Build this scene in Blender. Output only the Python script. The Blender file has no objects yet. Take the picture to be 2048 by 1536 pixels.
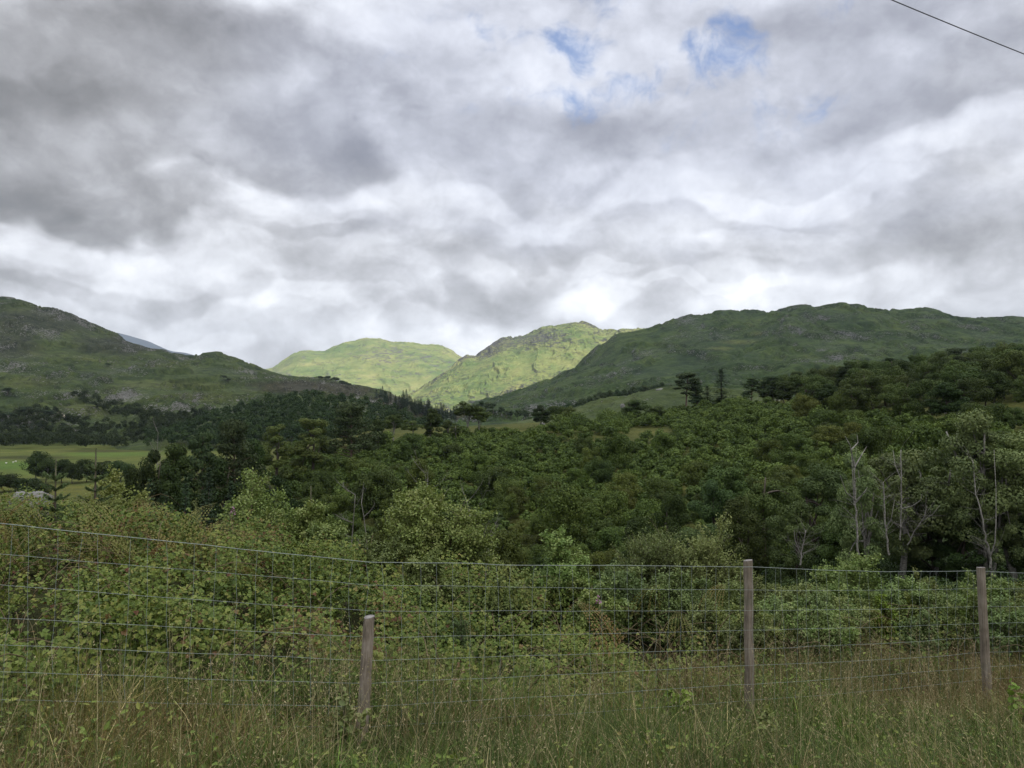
import bpy, math
import numpy as np

# ------------------------------------------------------------------ basics
F, CX, CY = 769.0, 512.0, 384.0
PITCH = math.atan((410.0 - CY) / F)
CP, SP = math.cos(PITCH), math.sin(PITCH)
SC = bpy.context.scene
COL = SC.collection
rng = np.random.default_rng(11)


def at(u, v, Y):
    """point at depth Y in the direction of photo pixel (u, v) of the full 2048x1536 picture"""
    x = (np.asarray(u, float) / 2 - CX) / F
    up = (CY - np.asarray(v, float) / 2) / F
    yy = CP - SP * up
    zz = SP + CP * up
    k = Y / yy
    return x * k, np.broadcast_to(np.asarray(Y, float), np.shape(x * k)), zz * k


def proj(x, y, z):
    d = y * CP + z * SP
    up = (z * CP - y * SP) / d
    return (CX + F * x / d) * 2, (CY - F * up) * 2


# ------------------------------------------------------------------ noise
_T = np.random.default_rng(3).random((256, 256)).astype(np.float32)


def vnoise(x, y):
    xi, yi = np.floor(x).astype(np.int64), np.floor(y).astype(np.int64)
    fx, fy = x - xi, y - yi
    fx = fx * fx * fx * (fx * (fx * 6 - 15) + 10)
    fy = fy * fy * fy * (fy * (fy * 6 - 15) + 10)
    a = _T[xi & 255, yi & 255]; b = _T[(xi + 1) & 255, yi & 255]
    c = _T[xi & 255, (yi + 1) & 255]; d = _T[(xi + 1) & 255, (yi + 1) & 255]
    return (a + (b - a) * fx) * (1 - fy) + (c + (d - c) * fx) * fy


def fbm(x, y, oct=5, gain=0.5):
    x = np.asarray(x, float); y = np.asarray(y, float)
    s, a, t = 0.0, 1.0, 0.0
    for i in range(oct):
        s = s + a * (vnoise(x + 17.3 * i, y + 5.7 * i) - 0.5)
        t += a
        a *= gain; x = x * 2.03; y = y * 2.03
    return s / t * 2          # about -1..1


def ridged(x, y, oct=5, gain=0.55):
    s, a, t = 0.0, 1.0, 0.0
    for i in range(oct):
        n = 1 - np.abs(2 * vnoise(x + 11.1 * i, y + 3.3 * i) - 1)
        s = s + a * n * n; t += a
        a *= gain; x = x * 2.1; y = y * 2.1
    return s / t


def sstep(a, b, x):
    t = np.clip((x - a) / (b - a), 0, 1)
    return t * t * (3 - 2 * t)


# ------------------------------------------------------------------ meshes
class MB:
    """collects pieces with vertices, quads / tris and one random number per vertex"""
    def __init__(s):
        s.V, s.Q, s.T, s.R, s.n = [], [], [], [], 0

    def add(s, V, Q=None, T=None, R=0.5):
        V = np.asarray(V, np.float32).reshape(-1, 3)
        if Q is not None and len(Q): s.Q.append(np.asarray(Q, np.int32).reshape(-1, 4) + s.n)
        if T is not None and len(T): s.T.append(np.asarray(T, np.int32).reshape(-1, 3) + s.n)
        s.R.append(np.broadcast_to(np.asarray(R, np.float32), (len(V),)))
        s.V.append(V); s.n += len(V)

    def data(s):
        V = np.concatenate(s.V) if s.V else np.zeros((0, 3), np.float32)
        Q = np.concatenate(s.Q) if s.Q else np.zeros((0, 4), np.int32)
        T = np.concatenate(s.T) if s.T else np.zeros((0, 3), np.int32)
        R = np.concatenate(s.R) if s.R else np.zeros(0, np.float32)
        return V, Q, T, R

    def mesh(s, name, mat, smooth=False, cols=None):
        return raw_mesh(name, *s.data(), mat, smooth, cols)


def raw_mesh(name, V, Q, T, R, mat, smooth=False, cols=None):
    me = bpy.data.meshes.new(name)
    me.vertices.add(len(V)); me.vertices.foreach_set('co', np.ascontiguousarray(V, np.float32).ravel())
    loops = np.concatenate([Q.ravel(), T.ravel()]).astype(np.int32)
    starts = np.concatenate([np.arange(len(Q)) * 4, len(Q) * 4 + np.arange(len(T)) * 3]).astype(np.int32)
    me.loops.add(len(loops)); me.loops.foreach_set('vertex_index', loops)
    me.polygons.add(len(starts)); me.polygons.foreach_set('loop_start', starts)
    me.update(calc_edges=True)
    if R is not None and len(R):
        a = me.attributes.new('rnd', 'FLOAT', 'POINT'); a.data.foreach_set('value', np.ascontiguousarray(R, np.float32))
    if cols is not None:
        c4 = np.ones((len(V), 4), np.float32); c4[:, :3] = cols
        a = me.attributes.new('tone', 'FLOAT_COLOR', 'POINT'); a.data.foreach_set('color', c4.ravel())
    if mat is not None: me.materials.append(mat)
    if smooth: me.polygons.foreach_set('use_smooth', np.ones(len(starts), bool))
    me.validate()
    return me


def link(name, data, parent=None, loc=None, rotz=0, scale=None):
    o = bpy.data.objects.new(name, data); COL.objects.link(o)
    if parent is not None: o.parent = parent
    if loc is not None: o.location = [float(c) for c in loc]
    if rotz: o.rotation_euler = (0, 0, float(rotz))
    if scale is not None: o.scale = [float(c) for c in scale]
    return o


def tag(o, label=None, cat=None, group=None, kind=None):
    if label: o['label'] = label
    if cat: o['category'] = cat
    if group: o['group'] = group
    if kind: o['kind'] = kind
    return o


def unit(a):
    return a / np.maximum(np.linalg.norm(a, axis=-1, keepdims=True), 1e-9)


def leaves(mb, C, D, N, L, W, R, fold=0.18, fine=False):
    """leaf-shaped faces: centre C, axis D, rough normal N, length L, width W"""
    D = unit(D); S = unit(np.cross(D, N)); Nn = np.cross(S, D)
    n = len(C)
    L = np.broadcast_to(L, (n,))[:, None]; W = np.broadcast_to(W, (n,))[:, None]
    R = np.broadcast_to(R, (n,))
    up = Nn * W * fold
    if fine:
        b = C - D * L * .5; t = C + D * L * .5
        r1 = C - D * L * .2 + S * W * .5 + up; r2 = C + D * L * .18 + S * W * .42 + up
        l1 = C - D * L * .2 - S * W * .5 + up; l2 = C + D * L * .18 - S * W * .42 + up
        V = np.stack([b, t, r1, r2, l1, l2], 1).reshape(-1, 3)
        i = np.arange(n)[:, None] * 6
        Q = np.concatenate([i + np.array([[0, 2, 3, 1]]), i + np.array([[0, 1, 5, 4]])])
        mb.add(V, Q, R=np.repeat(R, 6))
    else:
        V = np.stack([C - D * L * .5, C + S * W * .5 + up, C + D * L * .5, C - S * W * .5 + up], 1).reshape(-1, 3)
        i = np.arange(n)[:, None] * 4
        mb.add(V, i + np.array([[0, 1, 2, 3]]), R=np.repeat(R, 4))


def tube(mb, P, rad, sides=5, R=0.5, cap=True):
    P = np.asarray(P, float); n = len(P)
    rad = np.broadcast_to(np.asarray(rad, float), (n,))
    T = np.gradient(P, axis=0); T = unit(T)
    ref = np.array([0.0, 0, 1.0]) if abs(T[0, 2]) < .9 else np.array([1.0, 0, 0])
    A = unit(np.cross(T, ref)); B = np.cross(T, A)
    th = np.arange(sides) / sides * 2 * math.pi
    V = P[:, None] + rad[:, None, None] * (np.cos(th)[None, :, None] * A[:, None] + np.sin(th)[None, :, None] * B[:, None])
    Q = []
    for i in range(n - 1):
        for j in range(sides):
            k = (j + 1) % sides
            Q.append((i * sides + j, i * sides + k, (i + 1) * sides + k, (i + 1) * sides + j))
    Tt = []
    V = V.reshape(-1, 3)
    if cap:
        V = np.concatenate([V, P[-1:]])
        e = (n - 1) * sides
        Tt = [(e + j, e + (j + 1) % sides, n * sides) for j in range(sides)]
    mb.add(V, Q, Tt, R)


def curve(p0, p1, p2, n):
    t = np.linspace(0, 1, n)[:, None]
    return (1 - t) ** 2 * p0 + 2 * t * (1 - t) * p1 + t * t * p2


# ------------------------------------------------------------------ node helper
class NT:
    def __init__(s, tree):
        s.t = tree; tree.nodes.clear()

    def n(s, typ, **kw):
        nd = s.t.nodes.new(typ)
        for k, v in kw.items(): setattr(nd, k, v)
        return nd

    def l(s, a, b): s.t.links.new(a, b)

    def set(s, sock, val):
        if hasattr(val, 'is_output') or isinstance(val, bpy.types.NodeSocket): s.l(val, sock)
        else: sock.default_value = val

    def math(s, op, a, b=0.0, c=None, clamp=False):
        nd = s.n('ShaderNodeMath', operation=op, use_clamp=clamp)
        s.set(nd.inputs[0], a); s.set(nd.inputs[1], b)
        if c is not None: s.set(nd.inputs[2], c)
        return nd.outputs[0]

    def vm(s, op, a, b=None):
        nd = s.n('ShaderNodeVectorMath', operation=op)
        s.set(nd.inputs[0], a)
        if b is not None: s.set(nd.inputs[1], b)
        return nd.outputs['Value'] if op in ('LENGTH', 'DOT_PRODUCT', 'DISTANCE') else nd.outputs[0]

    def noise(s, vec, scale, detail=5, rough=.55, dist=0.0, color=False):
        nd = s.n('ShaderNodeTexNoise')
        s.l(vec, nd.inputs['Vector'])
        nd.inputs['Scale'].default_value = scale; nd.inputs['Detail'].default_value = detail
        nd.inputs['Roughness'].default_value = rough; nd.inputs['Distortion'].default_value = dist
        return nd.outputs['Color'] if color else nd.outputs['Fac']

    def ramp(s, fac, pts, interp='LINEAR'):
        nd = s.n('ShaderNodeValToRGB'); s.set(nd.inputs[0], fac)
        r = nd.color_ramp; r.interpolation = interp
        while len(r.elements) > 1: r.elements.remove(r.elements[-1])
        r.elements[0].position = pts[0][0]; r.elements[0].color = (*pts[0][1], 1)
        for p, c in pts[1:]:
            e = r.elements.new(p); e.color = (*c, 1)
        return nd.outputs[0]

    def maprange(s, x, a, b, c=0.0, d=1.0, smooth=True):
        nd = s.n('ShaderNodeMapRange', interpolation_type='SMOOTHSTEP' if smooth else 'LINEAR')
        s.set(nd.inputs[0], x)
        for i, q in enumerate((a, b, c, d)): s.set(nd.inputs[i + 1], q)
        return nd.outputs[0]

    def mix(s, fac, a, b, blend='MIX'):
        nd = s.n('ShaderNodeMix', data_type='RGBA', blend_type=blend)
        s.set(nd.inputs[0], fac)
        for i, q in ((6, a), (7, b)):
            if isinstance(q, (tuple, list)): q = (*q, 1)
            s.set(nd.inputs[i], q)
        return nd.outputs[2]

    def mapping(s, vec, scale=(1, 1, 1), loc=(0, 0, 0), rot=(0, 0, 0)):
        nd = s.n('ShaderNodeMapping'); s.l(vec, nd.inputs[0])
        nd.inputs['Location'].default_value = loc; nd.inputs['Rotation'].default_value = rot
        nd.inputs['Scale'].default_value = scale
        return nd.outputs[0]


def new_mat(name):
    m = bpy.data.materials.new(name); m.use_nodes = True
    return m, NT(m.node_tree)


def leaf_mat(name, cols, trans=.3, spread=.35, rough=.55, spec=.3, hue=.03):
    spec *= .45; trans *= .7
    """cols: dark..light leaf colours picked by the per-leaf number; the object's own random shifts the whole plant"""
    m, t = new_mat(name)
    out = t.n('ShaderNodeOutputMaterial')
    a = t.n('ShaderNodeAttribute', attribute_name='rnd')
    k = len(cols)
    c = t.ramp(a.outputs['Fac'], [(i / (k - 1), q) for i, q in enumerate(cols)])
    oi = t.n('ShaderNodeObjectInfo')
    hs = t.n('ShaderNodeHueSaturation'); t.l(c, hs.inputs['Color'])
    t.l(t.maprange(oi.outputs['Random'], 0, 1, .5 - hue, .5 + hue, False), hs.inputs['Hue'])
    r2 = t.math('FRACT', t.math('MULTIPLY', oi.outputs['Random'], 37.7))
    t.l(t.maprange(r2, 0, 1, 1 - spread, 1 + spread, False), hs.inputs['Value'])
    p = t.n('ShaderNodeBsdfPrincipled'); t.l(hs.outputs[0], p.inputs['Base Color'])
    p.inputs['Roughness'].default_value = rough; p.inputs['Specular IOR Level'].default_value = spec
    tr = t.n('ShaderNodeBsdfTranslucent')
    t.l(t.mix(1.0, hs.outputs[0], (1.0, 1.0, .55), 'MULTIPLY'), tr.inputs['Color'])
    mx = t.n('ShaderNodeMixShader'); mx.inputs[0].default_value = trans
    t.l(p.outputs[0], mx.inputs[1]); t.l(tr.outputs[0], mx.inputs[2]); t.l(mx.outputs[0], out.inputs[0])
    return m


def bark_mat(name, a, b, scale=6, stretch=(1, 1, .25), bump=.4):
    m, t = new_mat(name)
    out = t.n('ShaderNodeOutputMaterial')
    tc = t.n('ShaderNodeTexCoord')
    v = t.mapping(tc.outputs['Object'], stretch)
    n = t.noise(v, scale, 6, .65)
    n2 = t.noise(tc.outputs['Object'], scale * .35, 3, .5)
    c = t.ramp(t.math('ADD', t.math('MULTIPLY', n, .7), t.math('MULTIPLY', n2, .3)), [(.36, a), (.62, b)])
    p = t.n('ShaderNodeBsdfPrincipled'); t.l(c, p.inputs['Base Color']); p.inputs['Roughness'].default_value = .85
    p.inputs['Specular IOR Level'].default_value = .2
    bp = t.n('ShaderNodeBump'); bp.inputs['Strength'].default_value = bump; bp.inputs['Distance'].default_value = .02
    t.l(n, bp.inputs['Height']); t.l(bp.outputs[0], p.inputs['Normal'])
    t.l(p.outputs[0], out.inputs[0])
    return m


def land_mat(name, grass, rock, rocky, scale, rock_scale, strata=0.0, bump=2.0, speck=.5, dip=.25):
    """hill cover: grass / bracken / heather patches, rock where it is steep or the noise says so.
    attribute 'tone' is the ground cover or painted sunlight of each zone (mixed in where its blue-coded weight 'rnd' is high)"""
    m, t = new_mat(name)
    out = t.n('ShaderNodeOutputMaterial')
    g = t.n('ShaderNodeNewGeometry')
    pos = g.outputs['Position']
    big = t.noise(pos, scale, 7, .62, .4)
    mid = t.noise(pos, scale * 6, 6, .65, .2)
    fine = t.noise(pos, scale * 40, 4, .7)
    f = t.math('ADD', t.math('ADD', t.math('MULTIPLY', big, .40), t.math('MULTIPLY', mid, .38)), t.math('MULTIPLY', fine, .22))
    k = len(grass)
    c = t.ramp(f, [(.37 + .26 * i / (k - 1), q) for i, q in enumerate(grass)])
    zone = t.n('ShaderNodeAttribute', attribute_name='tone')
    zw = t.n('ShaderNodeAttribute', attribute_name='rnd')
    zc = t.mix(t.maprange(mid, .35, .65), t.mix(1.0, zone.outputs['Color'], (.72, .72, .72), 'MULTIPLY'), zone.outputs['Color'])
    c = t.mix(zw.outputs['Fac'], c, zc)
    sp = t.math('MULTIPLY', t.maprange(fine, .42, .60), t.maprange(t.noise(pos, scale * 14, 5, .6), .40, .62))
    c = t.mix(t.math('MULTIPLY', sp, speck), c, t.mix(1.0, c, (.32, .38, .38), 'MULTIPLY'))
    dk = t.maprange(t.noise(pos, scale * 9, 6, .62, .5), .50, .60)          # bracken and heather patches
    c = t.mix(t.math('MULTIPLY', dk, speck * .75), c, t.mix(1.0, c, (.50, .52, .55), 'MULTIPLY'))
    # rock
    sep = t.n('ShaderNodeSeparateXYZ'); t.l(g.outputs['Normal'], sep.inputs[0])
    steep = t.maprange(sep.outputs[2], .93, .62)
    rv = t.mapping(pos, (1, 1, 2.5 + strata), rot=(.15, dip, 0))
    r1 = t.noise(rv, rock_scale, 9, .7, .6)
    r2 = t.noise(pos, rock_scale * .10, 4, .55)
    r4 = t.noise(rv, rock_scale * 4.5, 5, .65)
    rk = t.math('ADD', t.math('ADD', t.math('MULTIPLY', r1, .38), t.math('MULTIPLY', r2, .60)), t.math('MULTIPLY', steep, .06))
    rk = t.math('ADD', rk, t.math('MULTIPLY', t.math('SUBTRACT', r4, .5), .80))
    rm = t.maprange(rk, rocky, rocky + .045)
    r3 = t.noise(rv, rock_scale * 7, 5, .7)
    rc = t.ramp(r3, [(.3, tuple(q * .35 for q in rock)), (.5, rock), (.7, tuple(min(1, q * 1.5) for q in rock))])
    c = t.mix(rm, c, rc)
    p = t.n('ShaderNodeBsdfPrincipled'); t.l(c, p.inputs['Base Color']); p.inputs['Roughness'].default_value = .9
    p.inputs['Specular IOR Level'].default_value = .1
    h = t.math('ADD', t.math('MULTIPLY', mid, 1.0), t.math('ADD', t.math('MULTIPLY', fine, .35), t.math('MULTIPLY', rm, t.math('MULTIPLY', r3, .9))))
    bp = t.n('ShaderNodeBump'); bp.inputs['Strength'].default_value = .8; bp.inputs['Distance'].default_value = bump
    t.l(h, bp.inputs['Height']); t.l(bp.outputs[0], p.inputs['Normal'])
    t.l(p.outputs[0], out.inputs[0])
    return m


def plain_mat(name, col, rough=.6, metal=0.0, var=.3, scale=20):
    m, t = new_mat(name)
    out = t.n('ShaderNodeOutputMaterial'); tc = t.n('ShaderNodeTexCoord')
    n = t.noise(tc.outputs['Object'], scale, 5, .6)
    c = t.ramp(n, [(.3, tuple(q * (1 - var) for q in col)), (.7, tuple(q * (1 + var) for q in col))])
    p = t.n('ShaderNodeBsdfPrincipled'); t.l(c, p.inputs['Base Color'])
    p.inputs['Roughness'].default_value = rough; p.inputs['Metallic'].default_value = metal
    t.l(p.outputs[0], out.inputs[0])
    return m


# ------------------------------------------------------------------ camera
cam = bpy.data.cameras.new('camera'); cam.sensor_width = 36; cam.lens = F / 1024 * 36
cam.clip_start = .05; cam.clip_end = 60000
co = bpy.data.objects.new('camera', cam); COL.objects.link(co)
co.rotation_euler = (math.pi / 2 + PITCH, 0, 0)
SC.camera = co
SC.view_settings.view_transform = 'Standard'
try: SC.view_settings.look = 'None'
except Exception: pass
SC.view_settings.exposure = 0.65; SC.view_settings.gamma = 1.0
SC.cycles.max_bounces = 6; SC.cycles.diffuse_bounces = 3; SC.cycles.glossy_bounces = 2
SC.cycles.transmission_bounces = 4; SC.cycles.volume_bounces = 0; SC.cycles.transparent_max_bounces = 4
SC.cycles.use_denoising = True
SC.cycles.sample_clamp_indirect = 4
SC.render.film_transparent = False

# ------------------------------------------------------------------ light
SUN = unit(np.array([.55, -.42, .78]))        # towards the sun: behind the camera, to the right
sun_el = math.asin(SUN[2]); sun_az = math.atan2(SUN[0], SUN[1])
sl = bpy.data.lights.new('sun', 'SUN'); sl.energy = 4.6; sl.angle = math.radians(.5); sl.color = (1, .95, .86)
so = bpy.data.objects.new('sun', sl); COL.objects.link(so)
from mathutils import Vector
so.rotation_euler = Vector([float(c) for c in SUN]).to_track_quat('Z', 'Y').to_euler()

#SKY#
w = bpy.data.worlds.new('World'); SC.world = w; w.use_nodes = True
t = NT(w.node_tree)
tc = t.n('ShaderNodeTexCoord'); D = tc.outputs['Generated']
D = t.vm('NORMALIZE', D)
sx = t.n('ShaderNodeSeparateXYZ'); t.l(D, sx.inputs[0])
zz = t.math('ADD', t.math('ABSOLUTE', sx.outputs[2]), .42)
cb = t.n('ShaderNodeCombineXYZ')
t.l(t.math('DIVIDE', sx.outputs[0], zz), cb.inputs[0]); t.l(t.math('DIVIDE', sx.outputs[1], zz), cb.inputs[1])
t.l(t.math('MULTIPLY', sx.outputs[2], 1.2), cb.inputs[2])
P = cb.outputs[0]                              # the cloud ceiling seen in softened perspective


def warped(vec, scale, amt, seed):
    c = t.noise(t.vm('ADD', vec, seed), scale, 4, .5, color=True)
    return t.vm('ADD', vec, t.vm('MULTIPLY', t.vm('SUBTRACT', c, (.5, .5, .5)), (amt, amt, amt)))


Pw = warped(P, 2.2, .35, (3.1, .2, 1.7))
Dw = warped(D, 5.0, .20, (.3, 1.2, 2.7))
n1 = t.noise(Pw, 1.9, 7, .5)


def puffs(vec):
    """cauliflower heaps: round tops with dark creases between them"""
    a = t.noise(vec, 4.4, 9, .57)
    r_ = t.n('ShaderNodeTexNoise', noise_type='RIDGED_MULTIFRACTAL'); t.l(vec, r_.inputs['Vector'])
    r_.inputs['Scale'].default_value = 5.2; r_.inputs['Detail'].default_value = 5; r_.inputs['Roughness'].default_value = .5
    r_.inputs['Offset'].default_value = .9; r_.inputs['Gain'].default_value = 1.6
    if r_.outputs[0].name: pass
    return t.math('SUBTRACT', a, t.math('MULTIPLY', t.maprange(r_.outputs[0], 0, 2.0, smooth=False), .16))


B0 = warped(t.mapping(D, (1, 1, 1.35), (.37, .9, .2)), 9, .05, (1, 2, 3))
h0 = puffs(B0); h1 = puffs(t.vm('ADD', B0, (.012, -.01, .040)))
edge = t.math('SUBTRACT', h0, h1)              # tops catch the light, undersides stay grey
b = t.math('ADD', .61, t.math('MULTIPLY', t.math('SUBTRACT', n1, .5), .75))
b = t.math('ADD', b, t.math('MULTIPLY', edge, 1.55))
b = t.math('ADD', b, t.math('MULTIPLY', t.math('SUBTRACT', h0, .45), .62))


def blob(u, v, su, sv, vec=Dw):
    x, y, z = at(u, v, 1.0)
    c = unit(np.array([float(x), float(y), float(z)]))
    k = 1.0 / math.sqrt(float(x) ** 2 + 1 + float(z) ** 2)
    d = t.vm('SUBTRACT', vec, tuple(float(q) for q in c))
    rx = su / 1538 * k; rz = sv / 1538 * k
    d = t.vm('MULTIPLY', d, (1 / rx, .5 / rx, 1 / rz))
    return t.maprange(t.vm('LENGTH', d), 1.5, 0.25)


def bank(spots, det, thr, soft):
    """a bank of cloud with its own broken edge"""
    m_ = None
    for q in spots:
        k_ = blob(*q, vec=Dw)
        m_ = k_ if m_ is None else t.math('MAXIMUM', m_, k_)
    return t.maprange(t.math('ADD', m_, det), thr - soft, thr + soft), m_


dn = t.math('MULTIPLY', t.math('SUBTRACT', t.noise(B0, 6.5, 10, .60), .5), 1.15)
dn2 = t.math('MULTIPLY', t.math('SUBTRACT', t.noise(t.vm('ADD', B0, (4.1, 2.2, .7)), 8.5, 10, .58), .5), 1.2)
dark, dm = bank([(370, 190, 430, 190), (120, 375, 330, 75), (560, 300, 230, 95), (200, 250, 300, 150)], dn, .42, .27)
grey, gm = bank([(1930, 120, 330, 110), (1990, 425, 160, 80), (1760, 510, 210, 42), (880, 600, 190, 40), (1400, 465, 170, 38), (650, 482, 140, 26),
                 (1250, 255, 170, 50), (880, 290, 230, 70), (230, 575, 260, 26), (1650, 40, 260, 60), (1120, 505, 200, 30)], dn2, .42, .32)
white, wm = bank([(20, 60, 110, 110), (430, 400, 260, 45), (110, 480, 230, 40), (640, 620, 190, 24), (790, 630, 60, 26), (1200, 608, 120, 46), (1430, 590, 230, 22), (1600, 490, 130, 38),
                  (1900, 280, 190, 50), (740, 400, 150, 45), (1240, 555, 90, 18), (420, 690, 60, 34), (1640, 385, 220, 45), (950, 430, 200, 36), (980, 90, 180, 90)], dn, .50, .20)
b = t.math('ADD', b, t.math('MULTIPLY', dark, -.36))
b = t.math('ADD', b, t.math('MULTIPLY', dm, -.12))
b = t.math('ADD', b, t.math('MULTIPLY', grey, -.17))
b = t.math('ADD', b, t.math('MULTIPLY', white, .11))
b = t.math('ADD', b, t.math('MULTIPLY', blob(1200, 606, 110, 45), .22))
cloud = t.ramp(t.maprange(b, -.35, 1.15, smooth=False), [(.0, (.070, .071, .075)), (.233, (.120, .121, .126)), (.4, (.178, .180, .190)), (.567, (.260, .265, .283)), (.733, (.37, .38, .405)), (.9, (.485, .495, .515)), (1., (.56, .565, .575))])
sky = t.n('ShaderNodeTexSky', sky_type='NISHITA'); sky.sun_disc = False
sky.sun_elevation = sun_el; sky.sun_rotation = sun_az
skyc = t.vm('MULTIPLY', sky.outputs[0], (.050, .060, .076))
veil = t.math('MULTIPLY', t.maprange(t.noise(Pw, 1.1, 5, .5), .40, .62), t.maprange(blob(1350, 230, 900, 330, D), 0, .7))
col = t.mix(t.math('MULTIPLY', veil, .36), cloud, t.mix(.55, cloud, (.215, .25, .375)))      # thin cloud lets blue through
gap = None
for q in [(1100, 70, 85, 50), (1130, 98, 50, 40), (1255, 145, 110, 36), (1345, 112, 140, 48), (1435, 88, 90, 50)]:
    gb = blob(*q); gap = gb if gap is None else t.math('MAXIMUM', gap, gb)
gn = t.noise(Dw, 11, 9, .62)
gap = t.maprange(t.math('ADD', gap, t.math('MULTIPLY', t.math('SUBTRACT', gn, .5), 5.0)), .15, 1.35)
gap = t.math('MULTIPLY', gap, t.maprange(blob(1240, 95, 430, 150), .05, .5))
col = t.mix(t.math('MULTIPLY', gap, .8), col, skyc)
over = t.maprange(sx.outputs[2], .52, .95, 1.0, 2.6)      # an overcast sky is brightest overhead
col = t.vm('SCALE', col); t.set(col.node.inputs['Scale'], over)
bg = t.n('ShaderNodeBackground'); t.l(col, bg.inputs[0]); bg.inputs[1].default_value = 1.5
t.l(bg.outputs[0], t.n('ShaderNodeOutputWorld').inputs[0])
w.cycles.sampling_method = 'MANUAL'; w.cycles.sample_map_resolution = 512
#ENDSKY#

#LAND#
def pchip_cols(Ys, Zs, Yq):
    """Ys, Zs: (k, n) control depths / heights per column; Yq: (m, n) -> heights (m, n), monotone cubic"""
    k = len(Ys)
    h = np.diff(Ys, axis=0); dl = np.diff(Zs, axis=0) / h
    m = np.zeros_like(Zs)
    m[0], m[-1] = dl[0], dl[-1]
    for i in range(1, k - 1):
        same = dl[i - 1] * dl[i] > 0
        w1 = 2 * h[i] + h[i - 1]; w2 = h[i] + 2 * h[i - 1]
        with np.errstate(divide='ignore', invalid='ignore'):
            q = (w1 + w2) / (w1 / dl[i - 1] + w2 / dl[i])
        m[i] = np.where(same, q, 0.5 * (dl[i - 1] + dl[i]) * .5)
    out = np.zeros_like(Yq)
    for i in range(k - 1):
        t = (Yq - Ys[i]) / h[i]
        f = (1 + 2 * t) * (1 - t) ** 2 * Zs[i] + t * (1 - t) ** 2 * h[i] * m[i] + t * t * (3 - 2 * t) * Zs[i + 1] + t * t * (t - 1) * h[i] * m[i + 1]
        out = np.where((Yq >= Ys[i] - 1e-6) & (Yq <= Ys[i + 1] + 1e-6), f, out)
    return out


class Hill:
    """a hill as a sheet whose heights follow contour lines surveyed at their own distances"""
    def __init__(s, contours, u0, u1, nu, ns, amp, freq, rid=0.0, rfreq=None, seed=0.0, smooth=6):
        u = np.linspace(u0, u1, nu)
        Ys, Zs = [], []
        for Y, line in contours:
            lu, lv = zip(*line)
            v = np.interp(u, lu, lv)
            if smooth:
                kk = np.hanning(smooth * 2 + 3); kk /= kk.sum()
                v = np.convolve(np.pad(v, smooth + 1, 'edge'), kk, 'valid')
            Yc = np.interp(u, *zip(*Y)) if isinstance(Y, list) else np.full(nu, float(Y))
            Ys.append(Yc); Zs.append(at(u, v, Yc)[2])
        Ys, Zs = np.array(Ys), np.array(Zs)
        k = len(Ys)
        tq = np.linspace(0, 1, ns)[:, None] * (k - 1)
        i = np.minimum(tq.astype(int), k - 2); f = tq - i
        Yq = Ys[i[:, 0]] * (1 - f) + Ys[i[:, 0] + 1] * f
        Z = pchip_cols(Ys, Zs, Yq)
        X = (u / 2 - CX)[None] / F * (Yq * CP + Z * SP)
        A = np.minimum(np.linspace(0, 1, ns)[:, None] * 8, 1)
        Z = Z + A * amp * fbm(X * freq + seed, Yq * freq * .6 + seed, 6, .52)
        if rid:
            rf = rfreq or freq * 3
            warp = fbm(X * rf * .5 + 9, Yq * rf * .5, 3) * .8
            r = ridged(X * rf + warp + seed, Yq * rf * .5 + warp, 5)
            Z = Z + A * rid * (sstep(.38, .75, r) - .3)
        s.X, s.Y, s.Z, s.u, s.nu, s.ns = X, Yq, Z, u, nu, ns
        s.U, s.Vp = proj(X, Yq, Z)

    def build(s, name, mat, cols=None, wt=None, label=None):
        V = np.stack([s.X, s.Y, s.Z], -1).reshape(-1, 3)
        a = (np.arange(s.ns - 1)[:, None] * s.nu + np.arange(s.nu - 1)[None]).ravel()
        Q = np.stack([a, a + 1, a + s.nu + 1, a + s.nu], 1).astype(np.int32)
        R = np.zeros(len(V)) if wt is None else wt.ravel()
        C = np.zeros((len(V), 3)) if cols is None else cols.reshape(-1, 3)
        me = raw_mesh(name, V, Q, np.zeros((0, 3), np.int32), R, mat, True, C)
        o = link(name, me); tag(o, label, kind='structure')
        return o

    def hit(s, u, v):
        """the point of the hill seen at photo pixel (u, v), first from the near side"""
        j = int(np.clip(np.searchsorted(s.u, u), 0, s.nu - 1))
        c = s.Vp[:, j]
        k = np.where(c <= v)[0]
        i = int(k[0]) if len(k) else int(np.argmin(c))
        return np.array([s.X[i, j], s.Y[i, j], s.Z[i, j]])


def zone(U, V, poly, soft):
    """soft membership of picture points in a patch given as an ellipse list (u, v, su, sv)"""
    w = np.zeros_like(U)
    for (u, v, su, sv) in poly:
        n = 0.35 * fbm(U / su * 2.2 + u, V / sv * 2.2 + v, 4)
        d = np.sqrt(((U - u) / su) ** 2 + ((V - v) / sv) ** 2) + n
        w = np.maximum(w, 1 - sstep(1 - soft, 1 + soft, d))
    return w


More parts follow.
